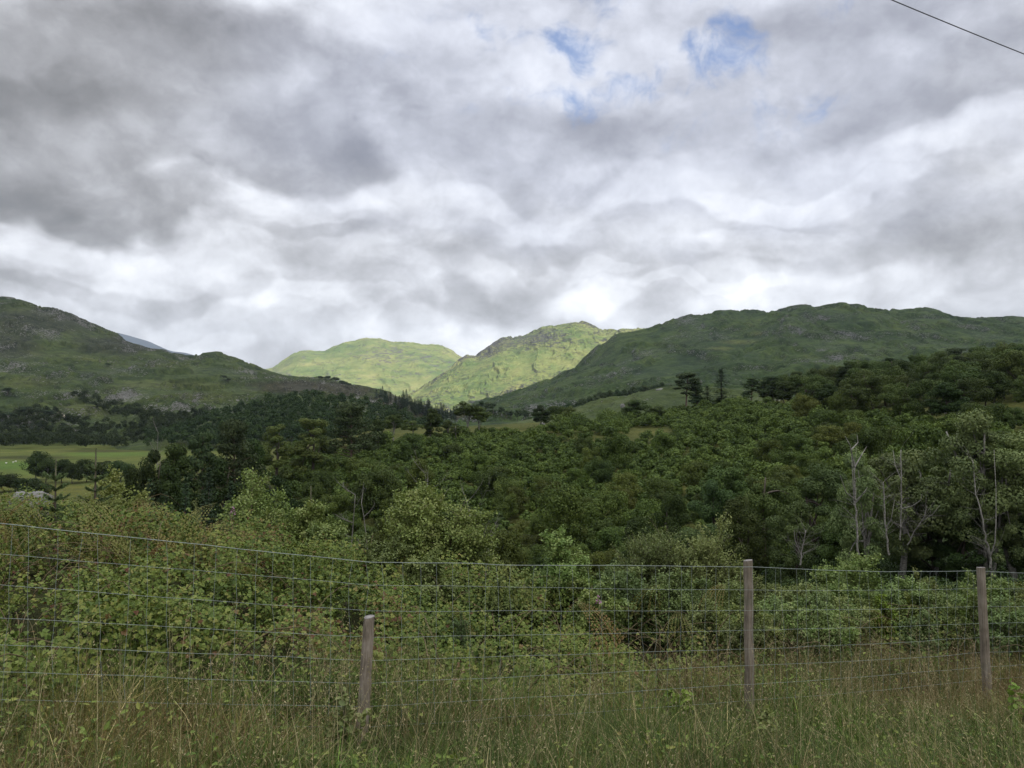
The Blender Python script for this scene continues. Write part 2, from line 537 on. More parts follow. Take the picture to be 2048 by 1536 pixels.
# ---- the far hills
RIDGE_A = [(-500, 540), (-200, 560), (0, 595), (30, 597), (60, 608), (85, 622), (115, 626), (150, 640), (180, 657), (205, 664), (235, 674),
           (255, 685), (290, 697), (330, 705), (345, 713), (380, 718), (400, 717), (430, 716), (470, 722), (500, 732), (530, 742),
           (570, 752), (620, 756), (640, 758), (680, 768), (705, 776), (760, 790), (830, 812), (900, 838), (1000, 850)]
hillA = Hill([
    (520, [(-500, 893), (1000, 893)]),
    (640, [(-500, 800), (0, 812), (100, 815), (220, 835), (330, 825), (450, 812), (560, 800), (650, 808), (760, 826), (900, 850), (1000, 858)]),
    (900, [(-500, 640), (0, 716), (150, 742), (300, 757), (450, 770), (560, 780), (640, 786), (700, 796), (760, 806), (830, 826), (900, 845), (1000, 854)]),
    (1300, RIDGE_A),
    (1560, [(u, v + 45) for u, v in RIDGE_A])], -500, 1000, 760, 420, 11, 1 / 120., 7.5, 1 / 45., 3.0, 2)
hillB = Hill([
    (5000, [(100, 800), (600, 800)]),
    (6000, [(100, 640), (200, 661), (240, 668), (270, 677), (300, 687), (330, 700), (345, 704), (370, 706), (400, 714), (440, 724), (520, 760), (600, 790)]),
    (7000, [(100, 740), (600, 800)])], 100, 600, 160, 60, 20, 1 / 700., 0, None, 5.0, 2)
RIDGE_C = [(440, 775), (525, 738), (545, 733), (565, 717), (585, 703), (605, 699), (650, 698), (668, 688), (700, 681), (735, 674), (760, 676),
           (790, 683), (830, 687), (860, 687), (885, 690), (905, 697), (925, 712), (945, 735), (1000, 790)]
hillC = Hill([
    (3000, [(440, 830), (1000, 830)]),
    (3400, [(440, 790), (600, 782), (700, 778), (770, 786), (830, 786), (900, 780), (1000, 800)]),
    (3800, [(440, 780), (525, 752), (560, 738), (600, 726), (680, 722), (760, 722), (850, 728), (920, 740), (1000, 795)]),
    (4300, RIDGE_C),
    (4900, [(u, v + 40) for u, v in RIDGE_C])], 440, 1000, 420, 300, 34, 1 / 420., 9, 1 / 170., 1.0, 2)
RIDGE_D = [(740, 826), (790, 808), (830, 787), (870, 757), (905, 732), (925, 716), (940, 711), (952, 713), (965, 703), (985, 690), (1005, 680),
           (1045, 676), (1060, 669), (1090, 658), (1120, 650), (1150, 646), (1170, 649), (1190, 658), (1205, 665), (1235, 665), (1300, 664), (1400, 668)]
hillD = Hill([
    (1900, [(740, 842), (1400, 842)]),
    (2200, [(740, 832), (830, 815), (900, 815), (960, 810), (1400, 790)]),
    (2550, [(740, 829), (830, 798), (880, 778), (950, 762), (1050, 742), (1150, 722), (1235, 706), (1400, 700)]),
    (3000, RIDGE_D),
    (3400, [(u, v + 40) for u, v in RIDGE_D])], 740, 1400, 560, 360, 22, 1 / 260., 9, 1 / 55., 7.0, 2)
RIDGE_E = [(860, 850), (960, 809), (1000, 796), (1050, 779), (1100, 763), (1150, 733), (1200, 692), (1230, 667), (1260, 660), (1300, 650),
           (1340, 636), (1380, 629), (1410, 627), (1450, 626), (1500, 625), (1545, 624), (1570, 620), (1600, 617), (1640, 614), (1685, 611),
           (1710, 612), (1740, 618), (1775, 626), (1800, 632), (1830, 629), (1850, 627), (1880, 630), (1910, 640), (1940, 645), (2000, 647),
           (2048, 648), (2300, 640), (2700, 660)]
hillE = Hill([
    (420, [(860, 872), (1200, 870), (1600, 850), (2048, 820), (2700, 820)]),
    (650, [(860, 862), (960, 835), (1100, 818), (1300, 795), (1500, 785), (1700, 772), (2048, 745), (2700, 745)]),
    (950, [(860, 856), (960, 822), (1060, 796), (1150, 772), (1300, 735), (1500, 722), (1700, 712), (2048, 700), (2700, 700)]),
    (1180, [(860, 852), (960, 813), (1060, 784), (1150, 748), (1250, 700), (1400, 668), (1600, 655), (1800, 662), (2048, 668), (2700, 680)]),
    (1350, RIDGE_E),
    (1600, [(u, v + 45) for u, v in RIDGE_E])], 860, 2700, 860, 420, 12, 1 / 150., 8, 1 / 55., 13.0, 2)
TOP_F = [(1000, 850), (1080, 838), (1150, 814), (1200, 799), (1260, 789), (1320, 779), (1360, 777), (1420, 777), (1500, 782), (1600, 795), (1750, 815)]
hillF = Hill([
    (290, [(1000, 880), (1750, 870)]),
    (330, [(1000, 862), (1150, 846), (1300, 828), (1450, 822), (1750, 840)]),
    (385, TOP_F),
    (450, [(u, v + 40) for u, v in TOP_F])], 1000, 1750, 300, 160, 2.2, 1 / 38., 1.6, 1 / 18., 21.0, 3)
TOP_G = [(180, 900), (250, 892), (350, 862), (450, 832), (520, 812), (600, 800), (700, 806), (780, 826), (850, 848), (950, 872), (1000, 890)]
hillG = Hill([
    (400, [(180, 925), (1000, 925)]),
    (470, [(180, 898), (350, 878), (450, 860), (600, 835), (700, 838), (780, 850), (860, 868), (1000, 893)]),
    (540, TOP_G),
    (640, [(u, v + 40) for u, v in TOP_G])], 180, 1000, 220, 90, 2.5, 1 / 60., 0, None, 31.0, 3)

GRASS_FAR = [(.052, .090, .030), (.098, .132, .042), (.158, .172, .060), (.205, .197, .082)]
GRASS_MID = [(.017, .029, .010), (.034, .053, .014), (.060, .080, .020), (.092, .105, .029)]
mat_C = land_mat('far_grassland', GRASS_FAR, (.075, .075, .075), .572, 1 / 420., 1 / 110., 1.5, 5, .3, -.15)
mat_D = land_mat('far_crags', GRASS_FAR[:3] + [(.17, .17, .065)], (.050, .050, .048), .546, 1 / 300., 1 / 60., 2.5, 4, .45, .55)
mat_B = land_mat('distant_blue_ridge', [(.030, .040, .055), (.045, .058, .075)], (.12, .12, .12), .8, 1 / 600., 1 / 150.)  # the blue of distant haze is put into the base colour
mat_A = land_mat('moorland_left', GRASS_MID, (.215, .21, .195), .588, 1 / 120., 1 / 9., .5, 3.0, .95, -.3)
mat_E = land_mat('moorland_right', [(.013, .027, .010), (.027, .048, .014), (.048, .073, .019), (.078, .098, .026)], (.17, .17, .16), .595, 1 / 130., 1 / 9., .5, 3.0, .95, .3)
mat_F = land_mat('knoll_grass', [(.03, .045, .015), (.055, .075, .023), (.085, .10, .034)], (.18, .175, .165), .60, 1 / 45., 1 / 5., 0, .7, .5)


def painted(h, zones):
    C = np.zeros(h.X.shape + (3,)); Wt = np.zeros(h.X.shape)
    for col, poly, soft, amt in zones:
        m = zone(h.U, h.Vp, poly, soft) * amt
        C = np.where((m > Wt)[..., None], np.array(col), C)
        Wt = np.maximum(Wt, m)
    return C, Wt


hA = hillA.build('hill', mat_A, *painted(hillA, [
    ((.052, .042, .030), [(610, 773, 110, 12), (810, 808, 75, 22), (700, 783, 50, 10), (870, 835, 60, 22)], .45, .75),
    ((.034, .036, .024), [(90, 640, 130, 30), (240, 690, 90, 22), (20, 690, 60, 26)], .5, .7),
    ((.085, .10, .030), [(190, 826, 40, 9), (150, 815, 30, 10), (330, 770, 110, 8), (420, 795, 60, 9), (60, 765, 60, 10)], .5, .7)]),
    label='long rocky moorland hill sloping down from the left')
hB = hillB.build('hill', mat_B, label='thin blue ridge far behind the left hill')
hC = hillC.build('hill', mat_C, label='sunlit rounded grassy hill at the valley head')
hD = hillD.build('hill', mat_D, label='sunlit craggy hill with dark rock bands, right of the pale hill')
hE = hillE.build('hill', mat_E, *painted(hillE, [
    ((.16, .17, .05), [(1480, 684, 34, 4), (1440, 697, 22, 3.5), (1520, 668, 18, 4)], .7, .5)]),  # sunlit stripe across the slope, painted into the ground colour
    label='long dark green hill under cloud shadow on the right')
RIDGE_E2 = [(1290, 800), (1350, 762), (1400, 716), (1440, 699), (1480, 684), (1530, 657), (1580, 632), (1620, 621), (1685, 617), (1740, 625), (1800, 641),
            (1830, 636), (1880, 637), (1940, 652), (2048, 656), (2300, 650), (2700, 670)]
hillE2 = Hill([
    (600, [(1290, 830), (1500, 815), (2048, 770), (2700, 770)]),
    (850, [(1290, 812), (1350, 785), (1450, 748), (1600, 735), (1800, 722), (2048, 712), (2700, 712)]),
    (1060, [(1290, 806), (1350, 772), (1420, 722), (1550, 684), (1700, 668), (1800, 672), (2048, 680), (2700, 690)]),
    (1240, RIDGE_E2),
    (1420, [(u, v + 45) for u, v in RIDGE_E2])], 1290, 2700, 620, 380, 11, 1 / 130., 8, 1 / 50., 17.0, 2)
hillE2.build('hill', mat_E, label='broad grassy spur in front of the long dark hill on the right')
hF = hillF.build('knoll', mat_F, label='low grassy knoll with pale rocks below the right hill')
hG = hillG.build('knoll', mat_A, label='rounded knoll wholly covered with dark woodland')

# ---- the ground: one sheet from behind the camera to below the hills
AU = (np.array([-3000, -400, 0, 260, 520, 800, 1024, 1280, 1520, 1800, 2048, 2400, 5000]) / 2 - CX) / F
GT = [
    (-60., [-1.6] * 13), (1.5, [-1.62] * 13),
    (3.0, [-1.6, -1.62, -1.64, -1.66, -1.7, -1.75, -1.8, -1.84, -1.9, -1.95, -2.0, -2.05, -2.1]),
    (4.6, [-1.65, -1.68, -1.72, -1.76, -1.88, -2.02, -2.1, -2.18, -2.26, -2.32, -2.37, -2.4, -2.4]),
    (6.5, [-1.6, -1.65, -1.70, -1.78, -1.98, -2.25, -2.42, -2.50, -2.54, -2.55, -2.55, -2.55, -2.55]),
    (9.0, [-1.6, -1.7, -1.8, -1.88, -2.1, -2.45, -2.62, -2.68, -2.7, -2.7, -2.7, -2.7, -2.8]),
    (12., [-2.0, -2.1, -2.2, -2.3, -2.7, -3.2, -3.5, -3.6, -3.5, -3.4, -3.4, -3.4, -3.4]),
    (18., [-4.2, -4.4, -4.6, -4.8, -5.2, -5.8, -6.0, -6.0, -5.7, -5.4, -5.2, -5.2, -5]),
    (30., [-8, -8.2, -8.5, -8.8, -9.2, -9.6, -9.8, -9.6, -9.0, -8.3, -8.0, -8, -7]),
    (50., [-14, -14.5, -15, -15, -14.5, -13.5, -13, -12.8, -11.5, -9.5, -8.2, -7.5, -6]),
    (70., [-18, -18.5, -19, -18.5, -16, -13.5, -12.8, -12.5, -10.5, -8.0, -6.0, -4, -2]),
    (100., [-22, -22, -22, -20, -14.5, -11, -10.6, -10.2, -7.2, -3.5, -1.0, 2, 5]),
    (140., [-23, -23, -23, -20, -12, -8.2, -7.4, -6.6, -3.0, 1.5, 4.6, 7, 10]),
    (200., [-23, -23, -23, -21, -11, -4.4, -3.8, -2.8, 1.6, 7.6, 11.0, 13, 16]),
    (250., [-23, -23, -23, -22, -15, -7, -5, -3.4, 0.5, 8, 12, 14, 16]),
    (330., [-23, -23, -23, -23, -21, -14, -12, -10, -6, 2, 6, 8, 10]),
    (480., [-23] * 5 + [-21, -20, -18, -16, -12, -10, -10, -10]),
    (700., [-26] * 13), (7000., [-40.] * 13)]
GY = np.array([r[0] for r in GT]); GZ = np.array([r[1] for r in GT])


def gz(x, y):
    """ground height at (x, y)"""
    x = np.asarray(x, float); y = np.asarray(y, float)
    a = x / np.maximum(y, 5.0) if np.ndim(y) else x / max(float(y), 5.0)
    a, y = np.broadcast_arrays(np.clip(a, AU[0], AU[-1]), y)
    j = np.clip(np.searchsorted(AU, a) - 1, 0, len(AU) - 2)
    fa = (a - AU[j]) / (AU[j + 1] - AU[j])
    i = np.clip(np.searchsorted(GY, y) - 1, 0, len(GY) - 2)
    fy = np.clip((y - GY[i]) / (GY[i + 1] - GY[i]), 0, 1)
    z = (GZ[i, j] * (1 - fa) + GZ[i, j + 1] * fa) * (1 - fy) + (GZ[i + 1, j] * (1 - fa) + GZ[i + 1, j + 1] * fa) * fy
    z = z + .07 * fbm(x * .9, y * .9, 3) * sstep(1, 4, y) + .8 * fbm(x / 17, y / 17, 3) * sstep(25, 60, y) * (1 - .75 * sstep(180, 230, y) * (a < -.3))
    return z


def warp_axis(n, a, b, c):
    t = np.linspace(-1, 1, n)
    return t


tx = np.linspace(-1, 1, 420); gx = 9000 * np.sign(tx) * (np.abs(tx) * .004 + .996 * np.abs(tx) ** 5) / 1.0
gx = np.unique(np.concatenate([np.linspace(-14, 14, 180), np.sign(tx) * (14 + 500 * np.abs(tx) + 7000 * np.abs(tx) ** 5)]))
ty = np.linspace(0, 1, 330)
gy = np.unique(np.concatenate([np.linspace(-60, -2, 12), np.linspace(-1, 16, 130), 16 + 480 * ty + 6500 * np.maximum(ty - .7, 0) ** 3 / .027]))
XX, YY = np.meshgrid(gx, gy)
ZZ = gz(XX, YY)
Ug, Vg = proj(XX, np.maximum(YY, .5), ZZ)
base = np.zeros(XX.shape + (3,)); base[:] = (.045, .05, .022)
n = fbm(XX / 6, YY / 6, 4)[..., None]
far = sstep(40, 70, YY)[..., None]
base = base * (1 - far) + far * (np.array([.075, .085, .028]) + n * np.array([.03, .025, .01]))
fld = (sstep(190, 215, YY) * (1 - sstep(.0, .06, XX / np.maximum(YY, 1) + .40)))[..., None]
fg = np.array([.095, .115, .034]) + fbm(XX / 9, YY / 16, 5)[..., None] * np.array([.05, .04, .016])
base = base * (1 - fld) + fld * fg
for (u, v, su, sv, col) in [(30, 931, 95, 9, (.085, .14, .034)), (90, 946, 80, 5, (.10, .135, .038)), (215, 908, 95, 5, (.095, .145, .036)), (60, 915, 80, 4, (.05, .06, .022)),
                            (200, 902, 80, 3, (.06, .065, .025)), (120, 985, 120, 16, (.11, .115, .035))]:
    m = zone(Ug, Vg, [(u, v, su, sv)], .45)[..., None] * fld
    base = base * (1 - m) + m * np.array(col)
m, t = new_mat('grassy_ground')
att = t.n('ShaderNodeAttribute', attribute_name='tone'); g = t.n('ShaderNodeNewGeometry')
nf = t.noise(g.outputs['Position'], 1.6, 8, .7); nb = t.noise(g.outputs['Position'], .12, 6, .6)
c = t.mix(1.0, att.outputs['Color'], t.ramp(nf, [(.3, (.5, .5, .5)), (.7, (1.35, 1.3, 1.2))]), 'MULTIPLY')
c = t.mix(1.0, c, t.ramp(nb, [(.3, (.75, .8, .8)), (.7, (1.2, 1.15, 1.0))]), 'MULTIPLY')
p = t.n('ShaderNodeBsdfPrincipled'); t.l(c, p.inputs['Base Color']); p.inputs['Roughness'].default_value = .95
p.inputs['Specular IOR Level'].default_value = .05
bp = t.n('ShaderNodeBump'); bp.inputs['Distance'].default_value = .3; bp.inputs['Strength'].default_value = .7
t.l(nf, bp.inputs['Height']); t.l(bp.outputs[0], p.inputs['Normal'])
t.l(p.outputs[0], t.n('ShaderNodeOutputMaterial').inputs[0])
nx, ny = len(gx), len(gy)
a = (np.arange(ny - 1)[:, None] * nx + np.arange(nx - 1)[None]).ravel()
Q = np.stack([a, a + 1, a + nx + 1, a + nx], 1).astype(np.int32)
tag(link('ground', raw_mesh('ground', np.stack([XX, YY, ZZ], -1).reshape(-1, 3), Q, np.zeros((0, 3), np.int32), None, m, True, base.reshape(-1, 3))),
    'grassy valley ground falling away from the roadside', kind='structure')

# ---- a cloud out of frame that keeps the near hills in shade while the valley head is in the sun
ch = 7000.0
off = SUN / SUN[2] * ch
m, t = new_mat('thin_cloud')
dfs = t.n('ShaderNodeBsdfDiffuse'); dfs.inputs[0].default_value = (.85, .86, .88, 1)
trl = t.n('ShaderNodeBsdfTranslucent'); trl.inputs[0].default_value = (.85, .86, .88, 1)
trp = t.n('ShaderNodeBsdfTransparent')
m1 = t.n('ShaderNodeMixShader'); t.l(dfs.outputs[0], m1.inputs[1]); t.l(trl.outputs[0], m1.inputs[2])
m2 = t.n('ShaderNodeMixShader'); m2.inputs[0].default_value = .34
t.l(m1.outputs[0], m2.inputs[1]); t.l(trp.outputs[0], m2.inputs[2]); t.l(m2.outputs[0], t.n('ShaderNodeOutputMaterial').inputs[0])
nr, na = 26, 72
th = np.linspace(0, 2 * math.pi, na, endpoint=False)
CV, CQ = [], []
for side in (1, -1):
    for i in range(nr + 1):
        r = i / nr
        lump = 1 + .10 * fbm(np.cos(th) * 2 + 5, np.sin(th) * 2 + 5, 4)
        x = 2300 * r * np.cos(th) * lump; y = 1130 * r * np.sin(th) * lump
        z = side * 160 * np.sqrt(max(1 - r * r, 0)) * (1 + .5 * fbm(x / 300, y / 300, 4)) * (1.6 if side > 0 else .5)
        CV.append(np.stack([x + off[0] + 100, y + off[1] + 660, z + ch + off[2] * 0], 1))
for sd in range(2):
    o0 = sd * (nr + 1) * na
    for i in range(nr):
        for j in range(na):
            q = (o0 + i * na + j, o0 + i * na + (j + 1) % na, o0 + (i + 1) * na + (j + 1) % na, o0 + (i + 1) * na + j)
            CQ.append(q if sd == 0 else q[::-1])
mb = MB(); mb.add(np.concatenate(CV), CQ)
tag(link('cloud', mb.mesh('cloud', m, True)), 'broad pale cloud high overhead shading the near hills', kind='structure')

# ---- the air
m, t = new_mat('air')
pv = t.n('ShaderNodeVolumePrincipled'); pv.inputs['Color'].default_value = (.72, .84, 1.0, 1)
pv.inputs['Density'].default_value = 0.42e-4; pv.inputs['Anisotropy'].default_value = .1
t.l(pv.outputs[0], t.n('ShaderNodeOutputMaterial').inputs['Volume'])
HX, HY0, HY1, HZ0, HZ1 = 7200, -70, 7100, -43, 760
mb = MB()
mb.add([(-HX, HY0, HZ0), (HX, HY0, HZ0), (HX, HY1, HZ0), (-HX, HY1, HZ0), (-HX, HY0, HZ1), (HX, HY0, HZ1), (HX, HY1, HZ1), (-HX, HY1, HZ1)],
       [(0, 3, 2, 1), (4, 5, 6, 7), (0, 1, 5, 4), (1, 2, 6, 5), (2, 3, 7, 6), (3, 0, 4, 7)])
tag(link('haze', mb.mesh('haze', m)), 'thin summer haze filling the valley', kind='stuff')
#ENDLAND#

#PLANTS#
M_BARK = bark_mat('bark', (.045, .036, .028), (.12, .10, .08))
M_PALE = bark_mat('pale_birch_bark', (.085, .08, .07), (.30, .285, .25), 9, (1, 1, 1.6))
M_PINEBARK = bark_mat('pine_bark', (.06, .042, .034), (.17, .12, .095))
M_DEAD = bark_mat('dead_wood', (.10, .09, .08), (.25, .235, .21), 12)
M_SCRUB = leaf_mat('scrub_leaves', [(.030, .048, .013), (.055, .082, .019), (.090, .126, .027), (.135, .170, .040)], .3, .30, .55, .25, .014)
M_SCRUB2 = leaf_mat('yellowish_scrub_leaves', [(.036, .050, .013), (.064, .085, .019), (.098, .122, .027), (.14, .162, .04)], .3, .3, .55, .25, .02)
M_OAK = leaf_mat('oak_leaves', [(.024, .041, .013), (.046, .070, .019), (.074, .104, .027), (.108, .138, .037)], .3, .30, .55, .25, .016)
M_ASH = leaf_mat('ash_leaves', [(.060, .092, .038), (.104, .148, .055), (.150, .198, .073), (.20, .245, .092)], .3, .2, .55, .3, .02)
M_ASH2 = leaf_mat('dark_ash_leaves', [(.032, .058, .020), (.060, .096, .031), (.092, .138, .043), (.13, .175, .058)], .3, .25, .55, .3, .02)
M_WOOD = leaf_mat('woodland_leaves', [(.014, .027, .009), (.025, .042, .012), (.039, .060, .016), (.055, .077, .021)], .25, .3, .6, .2, .02)
M_LARCH = leaf_mat('larch_needles', [(.042, .062, .018), (.072, .100, .028), (.100, .128, .036), (.125, .150, .046)], .3, .2, .6, .2, .02)
M_PINE = leaf_mat('pine_needles', [(.020, .036, .016), (.036, .058, .024), (.056, .084, .033), (.080, .108, .044)], .15, .25, .6, .2, .02)
M_SPRUCE = leaf_mat('spruce_needles', [(.016, .032, .016), (.028, .052, .024), (.045, .075, .032), (.065, .1, .042)], .15, .25, .6, .2, .02)
M_LIME = leaf_mat('bright_leaves', [(.06, .10, .02), (.10, .155, .03), (.14, .20, .04)], .35, .2)


def sph(n, r):
    return unit(r.normal(size=(n, 3)))


def crown_lobes(r, cz, rw, rh, k, lobe, flat=.8):
    """centres and radii of the leafy masses of a crown (ellipsoid of half-width rw, half-height rh)"""
    d = sph(k, r); d[:, 2] = np.where(d[:, 2] < -.8, -d[:, 2], d[:, 2])
    q = r.uniform(.45, .95, (k, 1))
    c = d * q * np.array([rw, rw, rh]) * (1 - lobe * .5) + np.array([0, 0, cz])
    rad = r.uniform(.6, 1.15, k) * lobe * rw
    return c, rad


def lobe_leaves(mb, r, c, rad, n, L, flat=.75, skew=.25, lo=.0, hi=1.0, width=.62):
    """n leaves over each leafy mass, most of them near its surface"""
    for ci, ri in zip(c, rad):
        d = sph(n, r)
        q = r.uniform(.5, 1.1, (n, 1)) ** .5
        pos = ci + d * q * ri * np.array([1, 1, flat])
        nrm = unit(d * 1.15 + np.array([0, 0, .6]) + r.normal(size=(n, 3)) * .45)
        ax = np.cross(nrm, r.normal(size=(n, 3))) + np.array([0, 0, -.25])
        tone = lo + (hi - lo) * np.clip(r.uniform(.2, .8) * .5 + r.uniform(0, 1, n) * .5, 0, 1)
        s = r.uniform(.65, 1.25, n) * L
        leaves(mb, pos, ax, nrm, s, s * width, tone)


def broadleaf(seed, h, w, bare, k, n, L, lobe=.36, trunks=1, wood=True, lean=.1):
    """trunk and crown meshes of a broad-leaved tree with its base at the origin"""
    r = np.random.default_rng(seed)
    tb, cb_ = MB(), MB()
    zc = h * bare
    c, rad = crown_lobes(r, (h + zc) / 2, w / 2, (h - zc) / 2, k, lobe)
    for _ in range(trunks):
        b0 = np.array([r.normal() * .04 * w, r.normal() * .04 * w, -.4]) * (1 if trunks == 1 else 3) * np.array([1, 1, 1])
        b0[2] = -.4
        top = np.array([r.normal() * lean * w, r.normal() * lean * w, h * r.uniform(.72, .9)])
        midp = (b0 + top) / 2 + np.append(r.normal(size=2) * lean * w * .6, 0)
        P = curve(b0, midp, top, 8)
        r0 = .022 * h / math.sqrt(trunks)
        if wood:
            tube(tb, P, np.linspace(r0, r0 * .22, 8), 6)
            for i in r.choice(k, min(k, 9 if trunks == 1 else 6), replace=False):
                a = P[r.integers(3, 7)]
                m = (a + c[i]) / 2 + np.array([0, 0, .06 * h])
                tube(tb, curve(a, m, c[i], 5), np.linspace(r0 * .42, r0 * .1, 5), 4)
    lobe_leaves(cb_, r, c, rad, n, L)
    return tb, cb_


def spruce(seed, h, w, whorls, per, sprays, L, bare=.04):
    r = np.random.default_rng(seed)
    tb, cb_ = MB(), MB()
    tube(tb, np.array([[0, 0, -.3], [0, 0, h * .5], [0, 0, h]]), [.016 * h, .009 * h, .002 * h], 5)
    C, Dd, N, S, R = [], [], [], [], []
    for i in range(whorls):
        f = i / (whorls - 1)
        z = h * (bare + (.99 - bare) * f)
        ln = w / 2 * (1 - f) ** .85 * r.uniform(.8, 1.15) + .02 * h
        for a in r.uniform(0, 2 * math.pi) + np.arange(per) / per * 2 * math.pi + r.normal(size=per) * .25:
            l2 = ln * r.uniform(.75, 1.15)
            d = np.array([math.cos(a), math.sin(a), -.22 + .5 * f * f])
            for q in np.linspace(.15, 1, sprays):
                C.append(np.array([0, 0, z]) + d * l2 * q + np.array([0, 0, .14 * l2 * q * q]) + r.normal(size=3) * .02 * w)
                sd = r.choice([-1, 1]) * r.uniform(.2, 1.0)
                Dd.append(d + sd * np.array([-d[1], d[0], 0]) + np.array([0, 0, r.normal() * .15]))
                N.append([r.normal() * .3, r.normal() * .3, 1]); S.append(L * r.uniform(.6, 1.2) * (.5 + .5 * (1 - f)))
                R.append(np.clip(.25 + .55 * q * r.uniform(.5, 1.2), 0, 1))
    S = np.array(S)
    leaves(cb_, np.array(C), np.array(Dd), np.array(N, float), S, S * .42, np.array(R), -.15)
    return tb, cb_


def pine(seed, h, w, bare, k, n, L, lean=.05, tiers=True):
    """a pine: bare leaning stem, limbs, flat clumps of needles one above the other"""
    r = np.random.default_rng(seed)
    tb, cb_ = MB(), MB()
    top = np.array([r.normal() * lean * h, r.normal() * lean * h, h * .95])
    P = curve(np.array([0, 0, -.4]), top * .5 + np.append(r.normal(size=2) * .03 * h, 0), top, 9)
    r0 = .02 * h
    tube(tb, P, np.linspace(r0, r0 * .25, 9), 6)
    for i in range(k):
        f = r.uniform(0, 1)
        z = h * (bare + (1 - bare) * f)
        a = r.uniform(0, 2 * math.pi)
        reach = w / 2 * (1 - .75 * f ** 1.6) * r.uniform(.25, .95)
        st = np.array([np.interp(z, P[:, 2], P[:, 0]), np.interp(z, P[:, 2], P[:, 1]), min(z, h * .93)])
        c = st + np.array([math.cos(a) * reach, math.sin(a) * reach, .05 * h * r.uniform(.2, 1)])
        tube(tb, curve(st - np.array([0, 0, .05 * h]), (st + c) / 2 + np.array([0, 0, -.02 * h]), c, 4), np.linspace(r0 * .3, r0 * .08, 4), 4)
        lobe_leaves(cb_, r, [c], [w * r.uniform(.12, .2)], n, L, .42, width=.4)
    return tb, cb_


def bare_tree(seed, h, w, k=10, twigs=5, r0=.03, bend=.2):
    r = np.random.default_rng(seed)
    tb = MB()
    top = np.array([r.normal() * bend * w, r.normal() * bend * w, h])
    P = curve(np.array([0, 0, -.3]), top * .5 + np.append(r.normal(size=2) * .12 * w, 0), top, 9)
    tube(tb, P, np.linspace(r0, r0 * .25, 9), 6)
    for i in range(k):
        s = P[r.integers(3, 9)]
        a = r.uniform(0, 2 * math.pi); l = w / 2 * r.uniform(.4, 1)
        e = s + np.array([math.cos(a) * l, math.sin(a) * l, l * r.uniform(.3, 1.3)])
        Pb = curve(s, (s + e) / 2 + np.array([math.cos(a), math.sin(a), -.3]) * l * .15, e, 6)
        tube(tb, Pb, np.linspace(r0 * .4, r0 * .1, 6), 4)
        for j in range(twigs):
            s2 = Pb[r.integers(2, 6)]
            e2 = s2 + unit(r.normal(size=3) + np.array([0, 0, .8]) + unit(e - s)) * l * r.uniform(.2, .5)
            tube(tb, curve(s2, (s2 + e2) / 2 + r.normal(size=3) * l * .05, e2, 4), np.linspace(r0 * .14, r0 * .05, 4), 3)
    return tb


class Kind:
    """one modelled plant (mesh per part) that can be planted many times at other sizes"""
    def __init__(s, name, parts, h, w):
        s.name, s.h, s.w = name, h, w
        s.parts = [(pn, mb.mesh(pn, mat)) for pn, mb, mat in parts if mb.n]

    def plant(s, pos, h=None, w=None, rotz=0.0, label=None, cat=None, group=None, d=None):
        k = (h or s.h) / s.h; kw = (w or s.w * k) / s.w
        sc = (kw, kw if d is None else d / s.w, k)
        if len(s.parts) == 1:
            o = link(s.name, s.parts[0][1], None, pos, rotz, sc)
        else:
            o = bpy.data.objects.new(s.name, None); COL.objects.link(o)
            o.location = [float(q) for q in pos]; o.rotation_euler = (0, 0, float(rotz)); o.scale = [float(q) for q in sc]
            o.empty_display_size = .3
            for pn, me in s.parts: link(pn, me, o)
        return tag(o, label, cat, group)


def by_picture(kind, u, top, Y, wpx, label, cat, group=None, rotz=None, zbase=None, surf=None, minh=1.0):
    """plant a kind at picture column u, distance Y, with the crown's top at picture row `top` and a width of wpx picture pixels"""
    x, y, zt = at(u, top, Y)
    x, zt = float(x), float(zt)
    zb = float(gz(x, Y)) if zbase is None else zbase
    return kind.plant((x, Y, zb), max(zt - zb, minh), wpx / 1538 * Y, rng.uniform(0, 6.28) if rotz is None else rotz, label, cat, group)


# --------- kinds for the middle distance
def tree_kind(name, seed, h, w, bare, k, n, L, leafm, barkm, lobe=.36, trunks=1, lean=.1):
    tb, cr = broadleaf(seed, h, w, bare, k, n, L, lobe, trunks, True, lean)
    return Kind(name, [('trunk', tb, barkm), ('crown', cr, leafm)], h, w)


SCRUB = []
for i in range(9):
    _, cr = broadleaf(100 + i, 3.2, 3.6, .0, 24 + i % 4 * 5, 300, .125, .29, 1, False)
    SCRUB.append(Kind('scrub_bush', [('bush', cr, [M_SCRUB, M_SCRUB, M_OAK, M_SCRUB2][i % 4])], 3.2, 3.6))
OAK = [tree_kind('broadleaf_tree', 200 + i, 8, 6.5, .08, 28, 300, .25, M_OAK, M_BARK, .32) for i in range(5)]
DARK = [tree_kind('broadleaf_tree', 230 + i, 11, 6, .02, 38, 300, .28, M_WOOD, M_BARK, .32) for i in range(3)]
LARCH = [tree_kind('larch_tree', 250 + i, 12, 5.4, .06, 34, 200, .28, M_LARCH, M_BARK, .27) for i in range(2)]
BIRCH = [tree_kind('birch_tree', 260 + i, 8.5, 4.2, .40, 20, 190, .26, M_OAK, M_PALE, .34, 1, .12) for i in range(4)]
ASH = []
for i in range(4):
    ASH.append(tree_kind('ash_tree', 280 + i, 10, 5.0, .10, 44, 420, .15, M_ASH, M_PALE, .26, 1 + i % 2, .12))
NEAROAK = [tree_kind('broadleaf_tree', 300 + i, 9, 5.4, .0, 44, 520, .145, M_ASH2 if i % 2 else M_OAK, M_BARK, .26) for i in range(4)]
HEDGE = []
